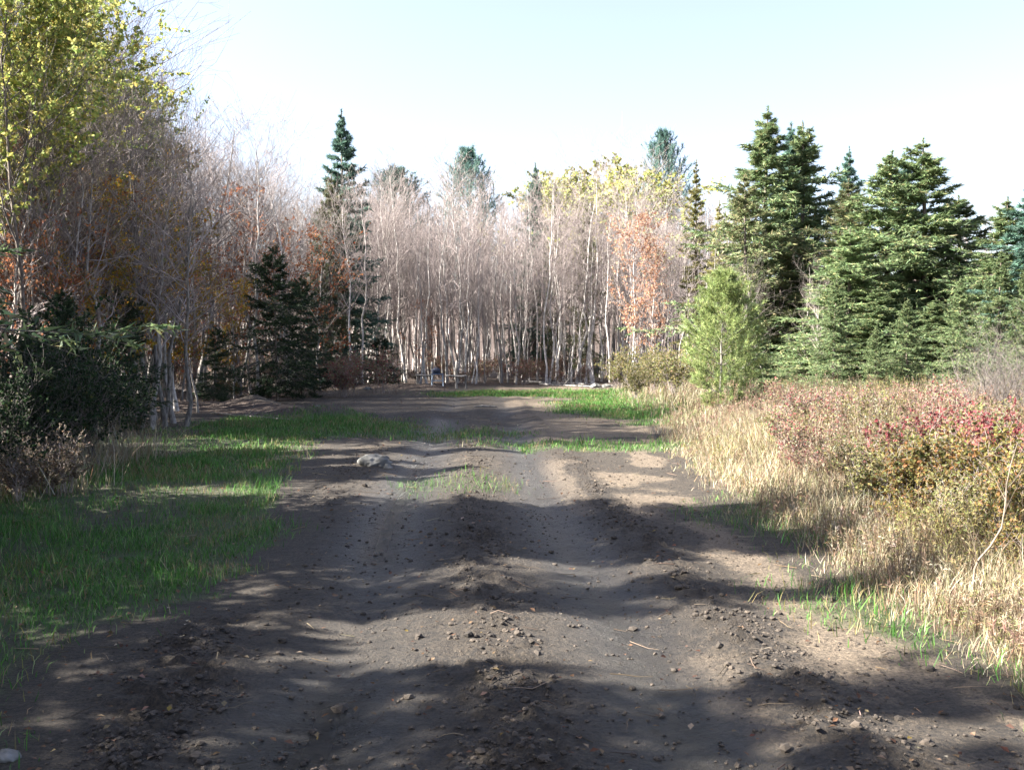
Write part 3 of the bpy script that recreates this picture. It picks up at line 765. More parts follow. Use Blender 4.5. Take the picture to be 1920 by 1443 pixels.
# trees beside and behind the viewer, whose shade falls over the track
r3 = np.random.default_rng(21)
SH = 'wood beside the near track'
for x, y, h, w in [(-7.0, 1.4, 9.0, 0.6), (-7.4, 2.55, 9.0, 0.45), (-7.6, 3.35, 9.2, 0.4), (-7.1, 4.1, 5.6, 0.55), (-6.6, 4.9, 4.2, 1.0), (-7.2, 5.6, 8.8, 0.36), (-6.6, 6.4, 2.8, 0.9), (-7.2, 7.5, 8.2, 1.0), (-7.4, 8.9, 8.6, 1.0), (-6.9, 8.2, 6.0, 1.0),
                   (-8.2, 12.1, 5.4, 0.9), (-8.6, 12.8, 6.0, 1.0), (-9.8, 14.0, 6.2, 1.0), (-6.8, 0.2, 6.5, 1.1), (-9.0, -2.0, 9.0, 1.0), (-12.0, 2.5, 8.0, 1.0)]:
    thing('spruce_tree', SPR[int(r3.integers(3))], on(x, y), rot(), (h / 10 * w * 1.3, h / 10 * w * 1.3, h / 10), 'spruce in the row beside the near track, shading the mud', 'tree', SH)
for x, y, h, w in [(-11.6, 15.0, 8.6, 0.8), (-12.4, 18.6, 9.4, 0.6), (-12.8, 21.6, 9.6, 0.6), (-14.5, 24.6, 10.2, 0.6), (-17.0, 28.6, 11.4, 0.7), (-19.5, 33.5, 12.4, 0.7), (-22.0, 38.5, 14.0, 0.6)]:
    thing('spruce_tree', SPR[int(r3.integers(3))], on(x, y), rot(), (h / 10 * w, h / 10 * w, h / 10), 'tall spruce deep in the wood that shades the far track', 'tree', SH)
n = 0
while n < 14:
    y = r3.uniform(-3, 45); x = -7.6 - 0.0 * y - r3.random() * 16
    if x > -0.56 * y - 1.5 or x > wood_edge(y):
        continue
    n += 1
    h = r3.uniform(7, 10.5)
    thing('bare_tree', WOOD[int(r3.integers(6))], on(x, y), rot(), h / 10.2, 'leafless tree behind the row of spruces beside the near track', 'tree', SH)

# far wood that reads as one mass
def far_wood():
    rng = np.random.default_rng(77)
    g = Geo()
    n = 230
    y = rng.uniform(62, 120, n); x = rng.uniform(-0.62, 0.62, n) * y
    y[:170] = rng.uniform(57, 72, 170); x[:170] = rng.uniform(-14, 15, 170)
    extra = rng.random(n) < 0.35
    x = np.where(extra & (np.abs(x) < 0.2 * y), x, x)
    h = rng.uniform(8, 11, n)
    z = gz(x, y) - 0.1
    s = np.linspace(0, 1, 5)
    lean = rng.normal(size=(n, 2)) * 0.3
    P = np.stack([x[:, None] + lean[:, :1] * s, y[:, None] + lean[:, 1:] * s, z[:, None] + h[:, None] * s], -1)
    R = 0.075 * (1 - 0.8 * s)[None] * rng.uniform(0.7, 1.4, n)[:, None]
    g.tubes(P, R, 4)
    B, BR = grow(P, R, rng, 18, 0.3, 0.99, lambda t, l: 0.2 * l * (1.2 - t) + 0.3, 0.6, 0.3, 4, 0.5)
    g.tubes(B, np.maximum(BR, 0.009), 3)
    C, CR = grow(B, BR, rng, 5, 0.2, 1, lambda t, l: 0.5 * l, 0.6, 0.2, 2, 0.6)
    g.tubes(C, np.maximum(CR, 0.006), 3)
    o = bpy.data.objects.new('far_woods', g.mesh('far_woods', [M_TWIG], True))
    COL.objects.link(o)
    o['kind'] = 'stuff'; o['label'] = 'distant bare grey woods rising behind the clearing'; o['category'] = 'woods'
far_wood()

# ------------------------------------------------------------------ shrubs
SHR_BR = [shrub(500 + k, 1.2, 0.75, 10, PAL_BRAMBLE, 8, 0.05, 7, 4, 0.6) for k in range(3)]
SHR_RED = [shrub(510 + k, 1.2, 0.6, 8, PAL_RED, 9, 0.05, 7, 4, 0.5) for k in range(2)]
SHR_OL = [shrub(520 + k, 1.1, 0.7, 11, PAL_OLIVE, 8, 0.045, 7, 4, 0.55) for k in range(3)]
SHR_GO = [shrub(530 + k, 1.2, 0.7, 10, PAL_GOLDLEAF, 8, 0.05, 7, 4, 0.5, low=0.25) for k in range(2)]
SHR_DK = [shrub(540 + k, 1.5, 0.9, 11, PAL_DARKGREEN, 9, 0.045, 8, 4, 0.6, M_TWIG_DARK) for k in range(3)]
SHR_TWIG = [shrub(550 + k, 2.2, 1.1, 14, None, 0, 0.05, 7, 4, 0.55, M_TWIG_DARK, 0.007) for k in range(2)]
SHR_TAN = [shrub(560 + k, 0.9, 0.5, 12, PAL_TAN, 6, 0.04, 6, 3, 0.45) for k in range(2)]

def scatter(protos, h0, spots, name, label, cat, group):
    for (x, y, h) in spots:
        if x > 0 and y < 24 and x < float(right_edge(y)) + 1.15:
            continue
        s = h / h0
        thing(name, protos[rnd.randrange(len(protos))], on(x, y), rot(), (s * rnd.uniform(0.9, 1.25), s * rnd.uniform(0.9, 1.25), s), label, cat, group, tl(0.05))
def rand_spots(n, ulo, uhi, ylo, yhi, hlo, hhi, seed):
    r = np.random.default_rng(seed)
    return [(at(r.uniform(ulo, uhi), y), y, r.uniform(hlo, hhi)) for y in r.uniform(ylo, yhi, n)]
scatter(SHR_BR, 1.2, rand_spots(38, 1430, 1860, 11, 21, 0.5, 0.9, 1), 'bramble_bush', 'dull red and tan bramble bush among the weeds below the spruces', 'bush', 'brambles below the spruces')
scatter(SHR_RED, 1.2, [(at(1690, 10.2), 10.2, 0.8), (at(1706, 10.6), 10.6, 0.75)], 'red_bush', 'crimson-leaved bush rising from tan weeds', 'bush', 'crimson bushes among tan weeds')
scatter(SHR_RED, 1.2, [(at(1770, 10.4), 10.4, 0.85), (at(1850, 9.8), 9.8, 0.9), (at(1912, 10), 10, 0.85)], 'red_bush', 'deep red bush behind the golden-leaved bushes', 'bush', 'deep red bushes behind golden ones')
scatter(SHR_GO, 1.2, [(at(1800, 8.4), 8.4, 0.85), (at(1850, 7.8), 7.8, 0.8), (at(1905, 8.2), 8.2, 0.9), (at(1890, 7.0), 7.0, 0.7), (at(1745, 8.6), 8.6, 0.75), (at(1940, 7.4), 7.4, 0.8), (at(1700, 8.3), 8.3, 0.6), (at(1905, 6.6), 6.6, 0.5)], 'golden_bush', 'bush with golden and orange leaves amid the tan weeds', 'bush', 'golden bushes amid the weeds')
scatter(SHR_OL, 1.1, rand_spots(44, 1430, 1900, 9, 16, 0.5, 0.85, 2) + rand_spots(5, 1680, 1930, 7.2, 9, 0.4, 0.6, 3), 'olive_bush', 'low olive-yellow leafy bush in the sunlit weeds', 'bush', 'olive bushes in the sunlit weeds')
scatter(SHR_OL, 1.1, rand_spots(14, 1120, 1330, 30, 42, 0.9, 1.5, 4), 'ochre_bush', 'ochre bush on the bank behind the bright green grass', 'bush', 'ochre bushes behind the green grass')
scatter(SHR_TWIG, 2.2, [(at(1850, 17), 17, 1.5), (at(1900, 16), 16, 1.8), (at(1870, 18), 18, 1.7), (at(1820, 18), 18, 1.2), (at(1935, 16.5), 16.5, 1.8)], 'bare_thicket_bush', 'leafless grey thicket bush in front of the outermost spruces', 'bush', 'grey leafless thicket')
scatter(SHR_DK, 1.5, [(at(20, 12.4), 12.4, 1.5), (at(90, 13), 13, 1.6), (at(160, 14), 14, 1.5), (at(215, 15.5), 15.5, 1.4), (at(-20, 11), 11, 1.4), (at(120, 15), 15, 1.9), (at(60, 14.5), 14.5, 2.0), (at(235, 18), 18, 1.1), (at(180, 17), 17, 1.5)], 'evergreen_bush', 'dark green leafy bush in the deep shade beside the grass strip', 'bush', 'dark bushes in the deep shade')
scatter(SHR_GO, 1.2, [(at(418, 34), 34, 0.8), (at(440, 34.5), 34.5, 0.6)], 'fern_clump', 'low yellow-green clump at the foot of the shaded wood', 'bush', 'yellow clumps at the wood foot')
scatter(SHR_GO, 1.2, [(at(590, 40), 40, 0.7)], 'fern_clump', 'small ochre clump beside the dark hemlocks', 'bush', None)
scatter(SHR_TAN, 0.9, rand_spots(9, -10, 190, 10.5, 12.8, 0.4, 0.65, 8), 'tan_bush', 'withered tan bush in the shade before the dark bushes', 'bush', 'withered bushes in shade')
scatter(SHR_TWIG, 2.2, [(wood_edge(y) - d, y, h) for y, d, h in zip(np.linspace(17, 47, 46), np.random.default_rng(4).uniform(-0.3, 4, 46), np.random.default_rng(6).uniform(1.4, 3.2, 46))], 'understory_bush', 'tangled leafless understory bush along the front of the shaded wood', 'bush', 'understory of the shaded wood')
scatter(SHR_BR, 1.2, rand_spots(26, 780, 1120, 49, 56, 0.7, 1.3, 9), 'underbrush_bush', 'reddish brown underbrush bush at the foot of the pale saplings', 'bush', 'underbrush at the saplings')
scatter(SHR_BR, 1.2, rand_spots(30, 250, 720, 33, 50, 0.7, 1.6, 10), 'underbrush_bush', 'reddish brown underbrush bush at the foot of the shaded wood', 'bush', 'underbrush at the shaded wood')

# ------------------------------------------------------------------ grass, weeds, litter, clods
def scatter_pts(rng, n, x0, x1, y0, y1, power=1.0):
    """denser towards the viewer"""
    t = rng.random(n) ** power
    y = y0 + (y1 - y0) * t
    return rng.uniform(x0, x1, n), y
def stuff(name, g, mats, label, cat, smooth=False):
    o = bpy.data.objects.new(name, g.mesh(name, mats, smooth))
    COL.objects.link(o)
    o['kind'], o['label'], o['category'] = 'stuff', label, cat
    return o
PAL_G = [((0.0606, 0.1566, 0.03), 5), ((0.0853, 0.1986, 0.0444), 4), ((0.0394, 0.1095, 0.0245), 3), ((0.1757, 0.2327, 0.0953), 2)]
def green_grass():
    rng = np.random.default_rng(31)
    g = Geo()
    for n, x0, x1, y0, y1, pw, L, W in [(215000, -6.5, 3.6, 3.2, 13, 1.2, 0.085, 0.0055), (170000, -9, 6, 13, 26, 1.0, 0.10, 0.010), (130000, -6, 9, 26, 43, 1.0, 0.10, 0.018)]:
        x, y = scatter_pts(rng, n, x0, x1, y0, y1, pw)
        d = zones(x, y)[0]
        k = rng.random(n) < d ** 1.5 * 0.9
        k &= (np.abs(x) < 0.56 * y + 0.3)
        x, y = x[k], y[k]
        m = len(x)
        B = np.stack([x, y, gz(x, y) - 0.008], 1)
        D = np.stack([rng.normal(size=m) * 0.28, rng.normal(size=m) * 0.28, np.ones(m)], 1)
        cl = 0.45 + 0.65 * vnoise(x * 2.3, y * 2.3, 91) + 0.3 * vnoise(x * 7, y * 7, 92)
        th = rng.random(m) < np.clip(1.6 * fbm(x * 1.5, y * 1.5, 3, 101) - 0.62, 0.04, 0.5)
        col = np.where(th[:, None], pick(rng, m, [((0.20, 0.165, 0.085), 3), ((0.14, 0.13, 0.05), 3), ((0.26, 0.215, 0.13), 2)]), pick(rng, m, PAL_G, 0.28))
        g.grass(B, D, L * rng.uniform(0.35, 1.7, m) * cl ** 1.6, W * rng.uniform(0.7, 1.3, m), rng.uniform(0.1, 0.95, m), col, rng=rng)
    return stuff('grass', g, [M_GRASS], 'short green grass in patches along the muddy track', 'grass')
green_grass()
PAL_D = [((0.3063, 0.2634, 0.1805), 5), ((0.2433, 0.1978, 0.1267), 4), ((0.364, 0.3372, 0.2571), 3), ((0.1542, 0.1674, 0.0735), 2.2), ((0.1945, 0.1264, 0.0812), 2)]
def dry_grass():
    rng = np.random.default_rng(32)
    g = Geo()
    for n, x0, x1, y0, y1, pw, L, W in [(95000, 1.6, 6.5, 3.6, 11, 1.1, 0.34, 0.004), (70000, 1.8, 11, 11, 22, 1.0, 0.42, 0.008), (40000, 2.5, 20, 22, 42, 1.0, 0.45, 0.014), (16000, -8, -4.2, 9, 16, 1.0, 0.45, 0.007)]:
        x, y = scatter_pts(rng, n, x0, x1, y0, y1, pw)
        d = zones(x, y)[1]
        k = (rng.random(n) < d) & (np.abs(x) < 0.56 * y + 0.3)
        x, y = x[k], y[k]
        m = len(x)
        grow_in = sstep(-0.2, 2.2, np.where(x > 0, x - right_edge(y), 2.2))
        B = np.stack([x, y, gz(x, y) - 0.01], 1)
        D = np.stack([rng.normal(size=m) * 0.30, rng.normal(size=m) * 0.30, np.ones(m)], 1)
        g.grass(B, D, L * rng.uniform(0.35, 1.5, m) * (0.25 + 0.85 * grow_in) * (0.5 + vnoise(x * 1.1, y * 1.1, 93)), W * rng.uniform(0.7, 1.4, m), rng.uniform(0.05, 0.9, m), pick(rng, m, PAL_D), rng=rng)
    return stuff('dry_grass', g, [M_DRY], 'tall tan dry grass filling the sunlit bank', 'grass')
dry_grass()
PAL_PLUME = [((0.2829, 0.2351, 0.1696), 5), ((0.2201, 0.158, 0.1102), 4), ((0.3401, 0.3128, 0.2489), 3), ((0.1993, 0.1241, 0.1011), 2), ((0.1615, 0.1601, 0.0677), 2)]
def dry_weeds():
    rng = np.random.default_rng(33)
    g = Geo()
    n = 16000
    y = 4.6 + 36 * rng.random(n) ** 1.35
    x = right_edge(y) + 0.25 + (0.55 * y - right_edge(y)) * rng.random(n) ** 0.9
    d = zones(x, y)[1]
    k = (rng.random(n) < d * sstep(0.30, 0.55, fbm(x * 1.3, y * 1.3, 2, 99))) & (x < 0.55 * y + 0.2)
    x, y = x[k], y[k]
    m = len(x)
    gi = sstep(0.1, 2.4, x - right_edge(y))
    h = (0.20 + 0.58 * gi) * rng.uniform(0.6, 1.25, m) * (0.65 + 0.6 * vnoise(x * 0.7, y * 0.7, 95)) * np.interp(y, [4, 8, 20, 30], [0.8, 1.0, 1.0, 0.9])
    s = np.linspace(0, 1, 3)
    ln = rng.normal(size=(m, 2)) * 0.17
    z = gz(x, y)
    P = np.stack([x[:, None] + h[:, None] * ln[:, :1] * s ** 1.5, y[:, None] + h[:, None] * ln[:, 1:] * s ** 1.5, z[:, None] + h[:, None] * s - 0.02], -1)
    wd = np.interp(y, [4, 20, 40], [0.0028, 0.0042, 0.006])
    g.tubes(P, wd[:, None] * (1 - 0.5 * s)[None], 3, pick(rng, m, [((0.22, 0.165, 0.115), 3), ((0.30, 0.245, 0.17), 2), ((0.14, 0.10, 0.075), 2)]))
    # withered leaves down the stalk, plume at the tip
    nl = 6
    t = rng.uniform(0.2, 0.9, (m, nl))
    p, tg, _ = along(P, t)
    p, tg = p.reshape(-1, 3), tg.reshape(-1, 3)
    q = m * nl
    dd = rng.normal(size=(q, 3)) * np.array([1, 1, 0.5]) + np.array([0, 0, -0.1])
    sc_ = np.repeat(np.interp(y, [4, 20, 40], [0.7, 1.0, 1.3]), nl)
    g.leaves(p, dd, sc_ * rng.uniform(0.03, 0.085, q), sc_ * rng.uniform(0.004, 0.009, q), pick(rng, q, [((0.24, 0.18, 0.105), 4), ((0.18, 0.12, 0.07), 3), ((0.14, 0.15, 0.05), 4), ((0.30, 0.24, 0.15), 2)]), rng=rng)
    npl = 9
    t = rng.uniform(0.78, 1.0, (m, npl))
    p, tg, _ = along(P, t)
    p, tg = p.reshape(-1, 3), tg.reshape(-1, 3)
    q = m * npl
    dd = tg * 0.6 + rng.normal(size=(q, 3)) * 0.6
    sc_ = np.repeat(np.interp(y, [4, 20, 40], [0.7, 1.0, 1.4]), npl)
    patch = fbm(x * 0.55 + 7, y * 0.35, 2, 97)
    pcol = np.where((patch > 0.57)[:, None], pick(rng, m, [((0.25, 0.14, 0.12), 3), ((0.29, 0.20, 0.16), 3), ((0.18, 0.11, 0.085), 2)]), np.where((patch < 0.42)[:, None], pick(rng, m, [((0.17, 0.17, 0.055), 3), ((0.22, 0.20, 0.08), 3), ((0.28, 0.22, 0.12), 2)]), pick(rng, m, PAL_PLUME)))
    pc = np.repeat(pcol, npl, axis=0)
    g.leaves(p, dd, sc_ * rng.uniform(0.03, 0.075, q), sc_ * rng.uniform(0.003, 0.007, q), pc, rng=rng)
    return stuff('dry_weeds', g, [M_DRY], 'withered weed stalks with tan plumes on the sunlit bank', 'weeds')
dry_weeds()
def fallen_leaves():
    rng = np.random.default_rng(34)
    g = Geo()
    n = 60000
    y = 3.4 + 50 * rng.random(n) ** 1.8
    x = rng.uniform(-1, 1, n) * (0.56 * y + 0.5)
    zo = zones(x, y)
    dens = 0.05 + 0.75 * zo[2] + 0.05 * (x < -1.5)
    k = rng.random(n) < dens
    x, y = x[k], y[k]
    m = len(x)
    B = np.stack([x, y, gz(x, y) + 0.012], 1)
    a = rng.uniform(0, 2 * PI, m)
    D = np.stack([np.cos(a), np.sin(a), rng.uniform(-0.1, 0.5, m)], 1)
    Nn = np.stack([rng.normal(size=m) * 0.35, rng.normal(size=m) * 0.35, np.ones(m)], 1)
    L = rng.uniform(0.02, 0.055, m) * np.interp(y, [4, 40], [0.8, 1.5])
    g.leaves(B, D, L, L * 0.65, pick(rng, m, [((0.15, 0.095, 0.06), 5), ((0.22, 0.16, 0.105), 3), ((0.11, 0.06, 0.04), 4), ((0.36, 0.31, 0.24), 0.7), ((0.26, 0.19, 0.06), 0.4)]), N=Nn, rng=rng, fold=0.2)
    return stuff('fallen_leaves', g, [M_LEAF], 'brown fallen leaves scattered over the mud and wood floor', 'leaves')
fallen_leaves()

def lump(rng, sub=1):
    """an uneven stone or clod, unit radius"""
    t = (1 + 5 ** 0.5) / 2
    v = np.array([(-1, t, 0), (1, t, 0), (-1, -t, 0), (1, -t, 0), (0, -1, t), (0, 1, t), (0, -1, -t), (0, 1, -t), (t, 0, -1), (t, 0, 1), (-t, 0, -1), (-t, 0, 1)], float)
    f = np.array([(0, 11, 5), (0, 5, 1), (0, 1, 7), (0, 7, 10), (0, 10, 11), (1, 5, 9), (5, 11, 4), (11, 10, 2), (10, 7, 6), (7, 1, 8), (3, 9, 4), (3, 4, 2), (3, 2, 6), (3, 6, 8), (3, 8, 9), (4, 9, 5), (2, 4, 11), (6, 2, 10), (8, 6, 7), (9, 8, 1)])
    v = nrm(v)
    for _ in range(sub):
        cache, nf, vl = {}, [], list(map(tuple, v))
        def md(a, b):
            k = (min(a, b), max(a, b))
            if k not in cache:
                m = np.array(vl[a]) + np.array(vl[b]); m /= np.linalg.norm(m)
                vl.append(tuple(m)); cache[k] = len(vl) - 1
            return cache[k]
        for a, b, c in f:
            x, y, z = md(a, b), md(b, c), md(c, a)
            nf += [(a, x, z), (b, y, x), (c, z, y), (x, y, z)]
        v, f = np.array(vl), np.array(nf)
    o = rng.uniform(0, 50, 3)
    v = v * (0.45 + 1.1 * fbm(v[:, 0] * 1.9 + o[0] + v[:, 2], v[:, 1] * 1.9 + o[1] - v[:, 2], 3, 3))[:, None]
    return v, f
def mud_material():
    m, n, l, b = new_mat('mud_clod')
    a = n.new('ShaderNodeAttribute'); a.attribute_name = 'tint'
    l.new(a.outputs['Color'], b.inputs['Base Color'])
    b.inputs['Roughness'].default_value = 0.9
    return m
M_CLOD = mud_material()
def clods():
    rng = np.random.default_rng(35)
    shapes = [lump(rng, 0) for _ in range(8)] + [lump(rng, 1) for _ in range(4)]
    g = Geo()
    n = 200000
    y = 3.3 + 14 * rng.random(n) ** 1.7
    x = rng.uniform(-3.2, 2.8, n)
    mud = sstep(0.0, 0.5, x - left_edge(y)) * (1 - sstep(-0.3, 0.2, x - right_edge(y)))
    k = rng.random(n) < (0.045 + 0.9 * np.clip(churn(x, y), 0, 1) ** 2.2 * sstep(0.38, 0.6, fbm(x * 2.2, y * 2.2, 3, 44))) * mud * 0.75
    x, y = x[k], y[k]
    z = gz(x, y)
    for a, b, c in zip(x, y, z):
        big = rng.random() < 0.02
        v, f = shapes[rng.integers(8, 12) if big else rng.integers(0, 8)]
        r = rng.lognormal(-5.0, 0.5) * (1.7 if big else 1.0)
        an = rng.uniform(0, 2 * PI); ca, sa = math.cos(an), math.sin(an)
        w = np.stack([v[:, 0] * ca - v[:, 1] * sa, v[:, 0] * sa + v[:, 1] * ca, v[:, 2] * rng.uniform(0.5, 0.9)], 1) * r
        col = np.array((0.036, 0.028, 0.021)) * math.exp(rng.normal() * 0.28)
        g.add(w + np.array([a, b, c + r * 0.25]), f, col)
    return stuff('mud_clods', g, [M_CLOD], 'crumbled mud clods thrown up between the wheel ruts', 'mud')
clods()
def pebbles_and_twigs():
    rng = np.random.default_rng(36)
    g = Geo()
    n = 500
    y = 3.4 + 24 * rng.random(n) ** 1.6
    x = rng.uniform(-1, 1, n) * np.minimum(0.55 * y, 5)
    L = rng.uniform(0.08, 0.35, n) * np.interp(y, [4, 25], [0.6, 1.3])
    a = rng.uniform(0, 2 * PI, n)
    s = np.linspace(-0.5, 0.5, 4)
    bend = rng.normal(size=(n, 4)) * 0.03 * L[:, None]
    X = x[:, None] + np.cos(a)[:, None] * L[:, None] * s - np.sin(a)[:, None] * bend
    Y = y[:, None] + np.sin(a)[:, None] * L[:, None] * s + np.cos(a)[:, None] * bend
    Z = gz(X, Y) + 0.012
    P = np.stack([X, Y, Z], -1)
    g.tubes(P, np.tile(np.array([0.0022, 0.002, 0.0016, 0.0008]), (n, 1)) * rng.uniform(0.7, 1.5, (n, 1)), 4, pick(rng, n, [((0.16, 0.12, 0.08), 3), ((0.26, 0.21, 0.15), 1), ((0.08, 0.06, 0.045), 4)]))
    return stuff('fallen_twigs', g, [M_DRY], 'short dead twigs strewn over the mud', 'debris', True)
pebbles_and_twigs()

# ------------------------------------------------------------------ stones, logs, barrier
def stone(u, v_base, wide, label, seed, name='rock', squash=0.6, group=None):
    rng = np.random.default_rng(seed)
    y = yrow(v_base); x = at(u, y)
    v, f = lump(rng, 3)
    v = v * np.array([wide / 2, wide / 2 * 0.8, wide / 2 * squash])
    me = mesh_from(name, v, [(f, 0)], [M_STONE], True)
    o = bpy.data.objects.new(name, me)
    COL.objects.link(o)
    o.location = (x, y, float(gz(x, y)) + wide * 0.05)
    o.rotation_euler = (0, 0, rot())
    o['label'], o['category'] = label, 'rock'
    if group: o['group'] = group
stone(703, 872, 0.42, 'pale grey stone lying at the shaded edge of the dirt track', 1)
stone(726, 877, 0.15, 'smaller pale stone touching the grey stone on the track', 2)
stone(1115, 726, 0.5, 'cream-coloured stone before the ochre bushes at the far grass', 3)
stone(1138, 727, 0.36, 'smaller cream stone right beside the ochre bushes', 4)
stone(672, 726, 0.45, 'whitish stone on the reddish earth heap by the wood', 5)
stone(690, 730, 0.4, 'second whitish stone on the reddish earth heap, more tilted', 6)
stone(595, 770, 0.3, 'small white stone at the end of the long earth heap', 7)
stone(0, 1432, 0.10, 'grey stone in the grass at the corner of the mud', 8)

def fallen_log(u0, v0, u1, v1, r, label, seed, lift=0.0):
    rng = np.random.default_rng(seed)
    y0, y1 = yrow(v0), yrow(v1)
    x0, x1 = at(u0, y0), at(u1, y1)
    K = 9
    s = np.linspace(0, 1, K)
    X = x0 + (x1 - x0) * s + rng.normal(size=K) * 0.03; Y = y0 + (y1 - y0) * s + rng.normal(size=K) * 0.03
    Z = gz(X, Y) + r * 0.7 + lift
    P = np.stack([X, Y, Z], 1)
    base = P[0].copy(); P = P - base
    R = r * (1 - 0.45 * s) * (1 + rng.normal(size=K) * 0.05)
    R[0] *= 0.92
    g = Geo(); g.tubes(P[None], R[None], 9)
    # closed ends
    n = 9
    g.f.append((np.array([list(range(n))[::-1]]), 0)); g.f.append((np.array([list(range(n * (K - 1), n * K))]), 0))
    log = g.mesh('stem', [M_WOOD], True)
    g = Geo()
    B, BR = grow(P[None], R[None], rng, 5, 0.3, 0.95, lambda t, l: 0.16 * l, 0.9, 0.1, 4, 0.35)
    g.tubes(B, BR, 4)
    thing('fallen_log', [('stem', log), ('broken_branches', g.mesh('broken_branches', [M_WOOD], True))], tuple(base), 0, 1, label, 'log')
fallen_log(300, 742, 352, 744, 0.05, 'short pale log at the shaded end of the earth heap', 1)
fallen_log(395, 775, 560, 790, 0.028, 'thin grey pole lying on the grass below the earth heap', 2)
fallen_log(560, 722, 640, 716, 0.06, 'grey fallen log at the foot of the dark hemlock', 3)
fallen_log(890, 766, 935, 764, 0.03, 'pale broken branch lying across the middle of the track', 4)
fallen_log(980, 717, 1110, 722, 0.07, 'long pale log lying below the saplings at the end of the grass', 5)
fallen_log(1010, 721, 1150, 727, 0.05, 'thin bleached log reaching towards the cream stones', 6)

def box(g, cx, cy, cz, sx, sy, sz, c=(1, 1, 1)):
    v = np.array([(a, b, d) for a in (-1, 1) for b in (-1, 1) for d in (-1, 1)], float) * np.array([sx, sy, sz]) / 2 + np.array([cx, cy, cz])
    f = np.array([(0, 1, 3, 2), (4, 6, 7, 5), (0, 4, 5, 1), (2, 3, 7, 6), (0, 2, 6, 4), (1, 5, 7, 3)])
    g.add(v, f, c)
def paint(name, c, rough=0.5):
    m, n, l, b = new_mat(name)
    tc = n.new('ShaderNodeTexCoord')
    z = n.new('ShaderNodeTexNoise'); z.inputs['Scale'].default_value = 9; z.inputs['Detail'].default_value = 6
    l.new(tc.outputs['Object'], z.inputs['Vector'])
    r = n.new('ShaderNodeValToRGB')
    r.color_ramp.elements[0].position = 0.35; r.color_ramp.elements[0].color = (*[q * 0.6 for q in c], 1)
    r.color_ramp.elements[1].position = 0.65; r.color_ramp.elements[1].color = (*c, 1)
    l.new(z.outputs['Fac'], r.inputs[0]); l.new(r.outputs[0], b.inputs['Base Color'])
    b.inputs['Roughness'].default_value = rough
    return m
M_BLUE = paint('blue_paint', (0.09, 0.13, 0.22))
M_NAVY = paint('navy_canvas', (0.02, 0.028, 0.055), 0.8)
M_PALEBLUE = paint('pale_blue_metal', (0.45, 0.55, 0.68), 0.4)
def one(g, name, m, smooth=False):
    return (name, g.mesh(name, [m], smooth))
def post_mesh(h, r, seed):
    rng = np.random.default_rng(seed)
    s = np.linspace(0, 1, 6)
    P = np.stack([rng.normal(size=6) * 0.006, rng.normal(size=6) * 0.006, h * s - 0.15 * (s < 0.01)], 1)
    g = Geo(); g.tubes(P[None], (r * (1 - 0.12 * s))[None], 8)
    g.f.append((np.array([list(range(40, 48))]), 0))
    return g.mesh('post', [M_WOOD], True)
yb = 45.0
zb = lambda x: float(gz(x, yb))
def barrier(ulist, rails, label):
    x0 = at(ulist[0][0], yb)
    e = thing('rail_barrier', [], (x0, yb, zb(x0)), 0, 1, label, 'barrier')
    for k, (u, h) in enumerate(ulist):
        o = bpy.data.objects.new('post', post_mesh(h, 0.055, 60 + k)); COL.objects.link(o); o.parent = e
        o.location = (at(u, yb) - x0, 0, zb(at(u, yb)) - zb(x0))
    for (u0, u1, z) in rails:
        a, b = at(u0, yb) - x0, at(u1, yb) - x0
        s = np.linspace(0, 1, 6)
        P = np.stack([a + (b - a) * s, np.full(6, -0.07), z + 0.015 * np.sin(s * 7)], 1)
        g = Geo(); g.tubes(P[None], np.full((1, 6), 0.04), 8)
        o = bpy.data.objects.new('rail', g.mesh('rail', [M_WOOD], True)); COL.objects.link(o); o.parent = e
barrier([(783, 0.62), (810, 1.18), (856, 1.2), (873, 0.6)], [(780, 810, 0.56), (836, 874, 0.54)], 'low weathered rail barrier with two taller posts at the wood corner')
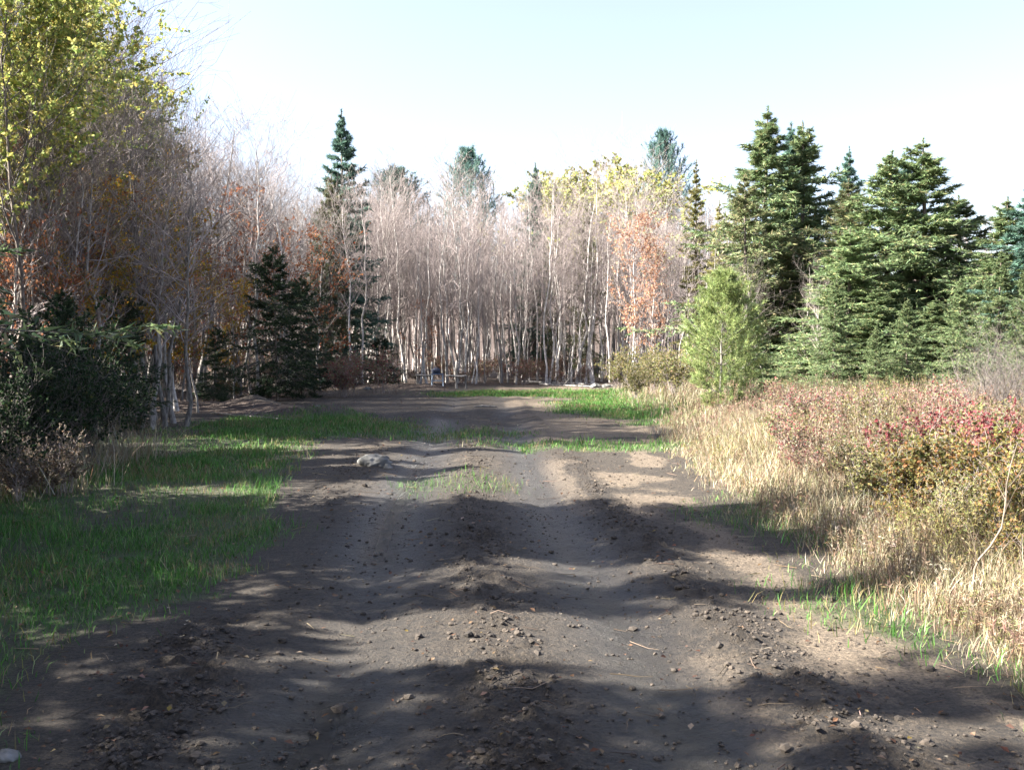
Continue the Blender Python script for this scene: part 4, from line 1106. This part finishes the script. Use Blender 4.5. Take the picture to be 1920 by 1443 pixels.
# folding stand in front of the barrier
ys_ = 43.6
xs_ = at(820, ys_)
e = thing('folding_stand', [], (xs_, ys_, float(gz(xs_, ys_))), 0.12, 0.8, 'small blue stand on pale legs in front of the rail barrier', 'stand')
def sub(name, g, m):
    o = bpy.data.objects.new(name, g.mesh(name, [m])); COL.objects.link(o); o.parent = e
g = Geo(); box(g, 0, 0, 0.60, 0.66, 0.42, 0.05); sub('top', g, M_BLUE)
for sx in (-0.29, 0.29):
    for sy in (-0.17, 0.17):
        g = Geo(); g.tubes(np.array([[(sx * 1.06, sy * 1.25, -0.05), (sx, sy, 0.30), (sx * 0.97, sy * 0.9, 0.58)]]), np.full((1, 3), 0.025), 8); sub('leg', g, M_PALEBLUE)
g = Geo(); g.tubes(np.array([[(-0.3, -0.19, 0.25), (0, -0.19, 0.25), (0.3, -0.19, 0.25)]]), np.full((1, 3), 0.018), 6); sub('brace', g, M_PALEBLUE)
# canvas bag on the stand
g = Geo()
v, f = lump(np.random.default_rng(91), 3)
v = np.sign(v) * np.abs(v) ** 0.7 * np.array([0.24, 0.16, 0.17]) + np.array([0, 0, 0.15])
g.add(v, f)
tb = thing('canvas_bag', [one(g, 'body', M_NAVY, True)], (xs_ - 0.05, ys_, float(gz(xs_, ys_)) + 0.50), 0.1, 0.75, 'navy canvas bag resting on the small blue stand', 'bag')
g = Geo(); a = np.linspace(0, PI, 9); g.tubes(np.stack([np.cos(a) * 0.13, np.zeros(9), 0.27 + np.sin(a) * 0.12], 1)[None], np.full((1, 9), 0.014), 6)
o = bpy.data.objects.new('handle', g.mesh('handle', [M_NAVY], True)); COL.objects.link(o); o.parent = tb

# crooked pale sapling stem at the near edge of the weeds
def crooked():
    y = 6.1
    px = [(1822, 1222), (1832, 1180), (1836, 1130), (1842, 1110), (1860, 1085), (1880, 1050), (1888, 1010), (1893, 970), (1902, 930), (1912, 890)]
    P = np.array([(at(u, y), y + 0.02 * math.sin(i), ztop(v, y)) for i, (u, v) in enumerate(px)])
    x0 = P[0, 0]
    P[:, 2] += float(gz(x0, y)) - P[0, 2] - 0.05
    base = np.array([x0, y, float(gz(x0, y))])
    P = (P - base)[None]
    rng = np.random.default_rng(3)
    R = np.linspace(0.009, 0.003, len(px))[None]
    g = Geo(); g.tubes(P, R, 7)
    st = g.mesh('stem', [M_BARK_TAN], True)
    B, BR = grow(P, R, rng, 6, 0.28, 0.98, lambda t, l: 0.2 * l, 0.7, 0.3, 5, 0.5)
    C, CR = grow(B, BR, rng, 4, 0.3, 1.0, lambda t, l: 0.4 * l, 0.7, 0.2, 3, 0.7)
    g = Geo(); g.tubes(B, BR, 4); g.tubes(C, np.maximum(CR, 0.0015), 3)
    thing('crooked_sapling', [('stem', st), ('twigs', g.mesh('twigs', [M_BARK_TAN], True))], tuple(base), 0, 1, 'crooked pale bare sapling stem leaning over the dry weeds', 'sapling')
crooked()
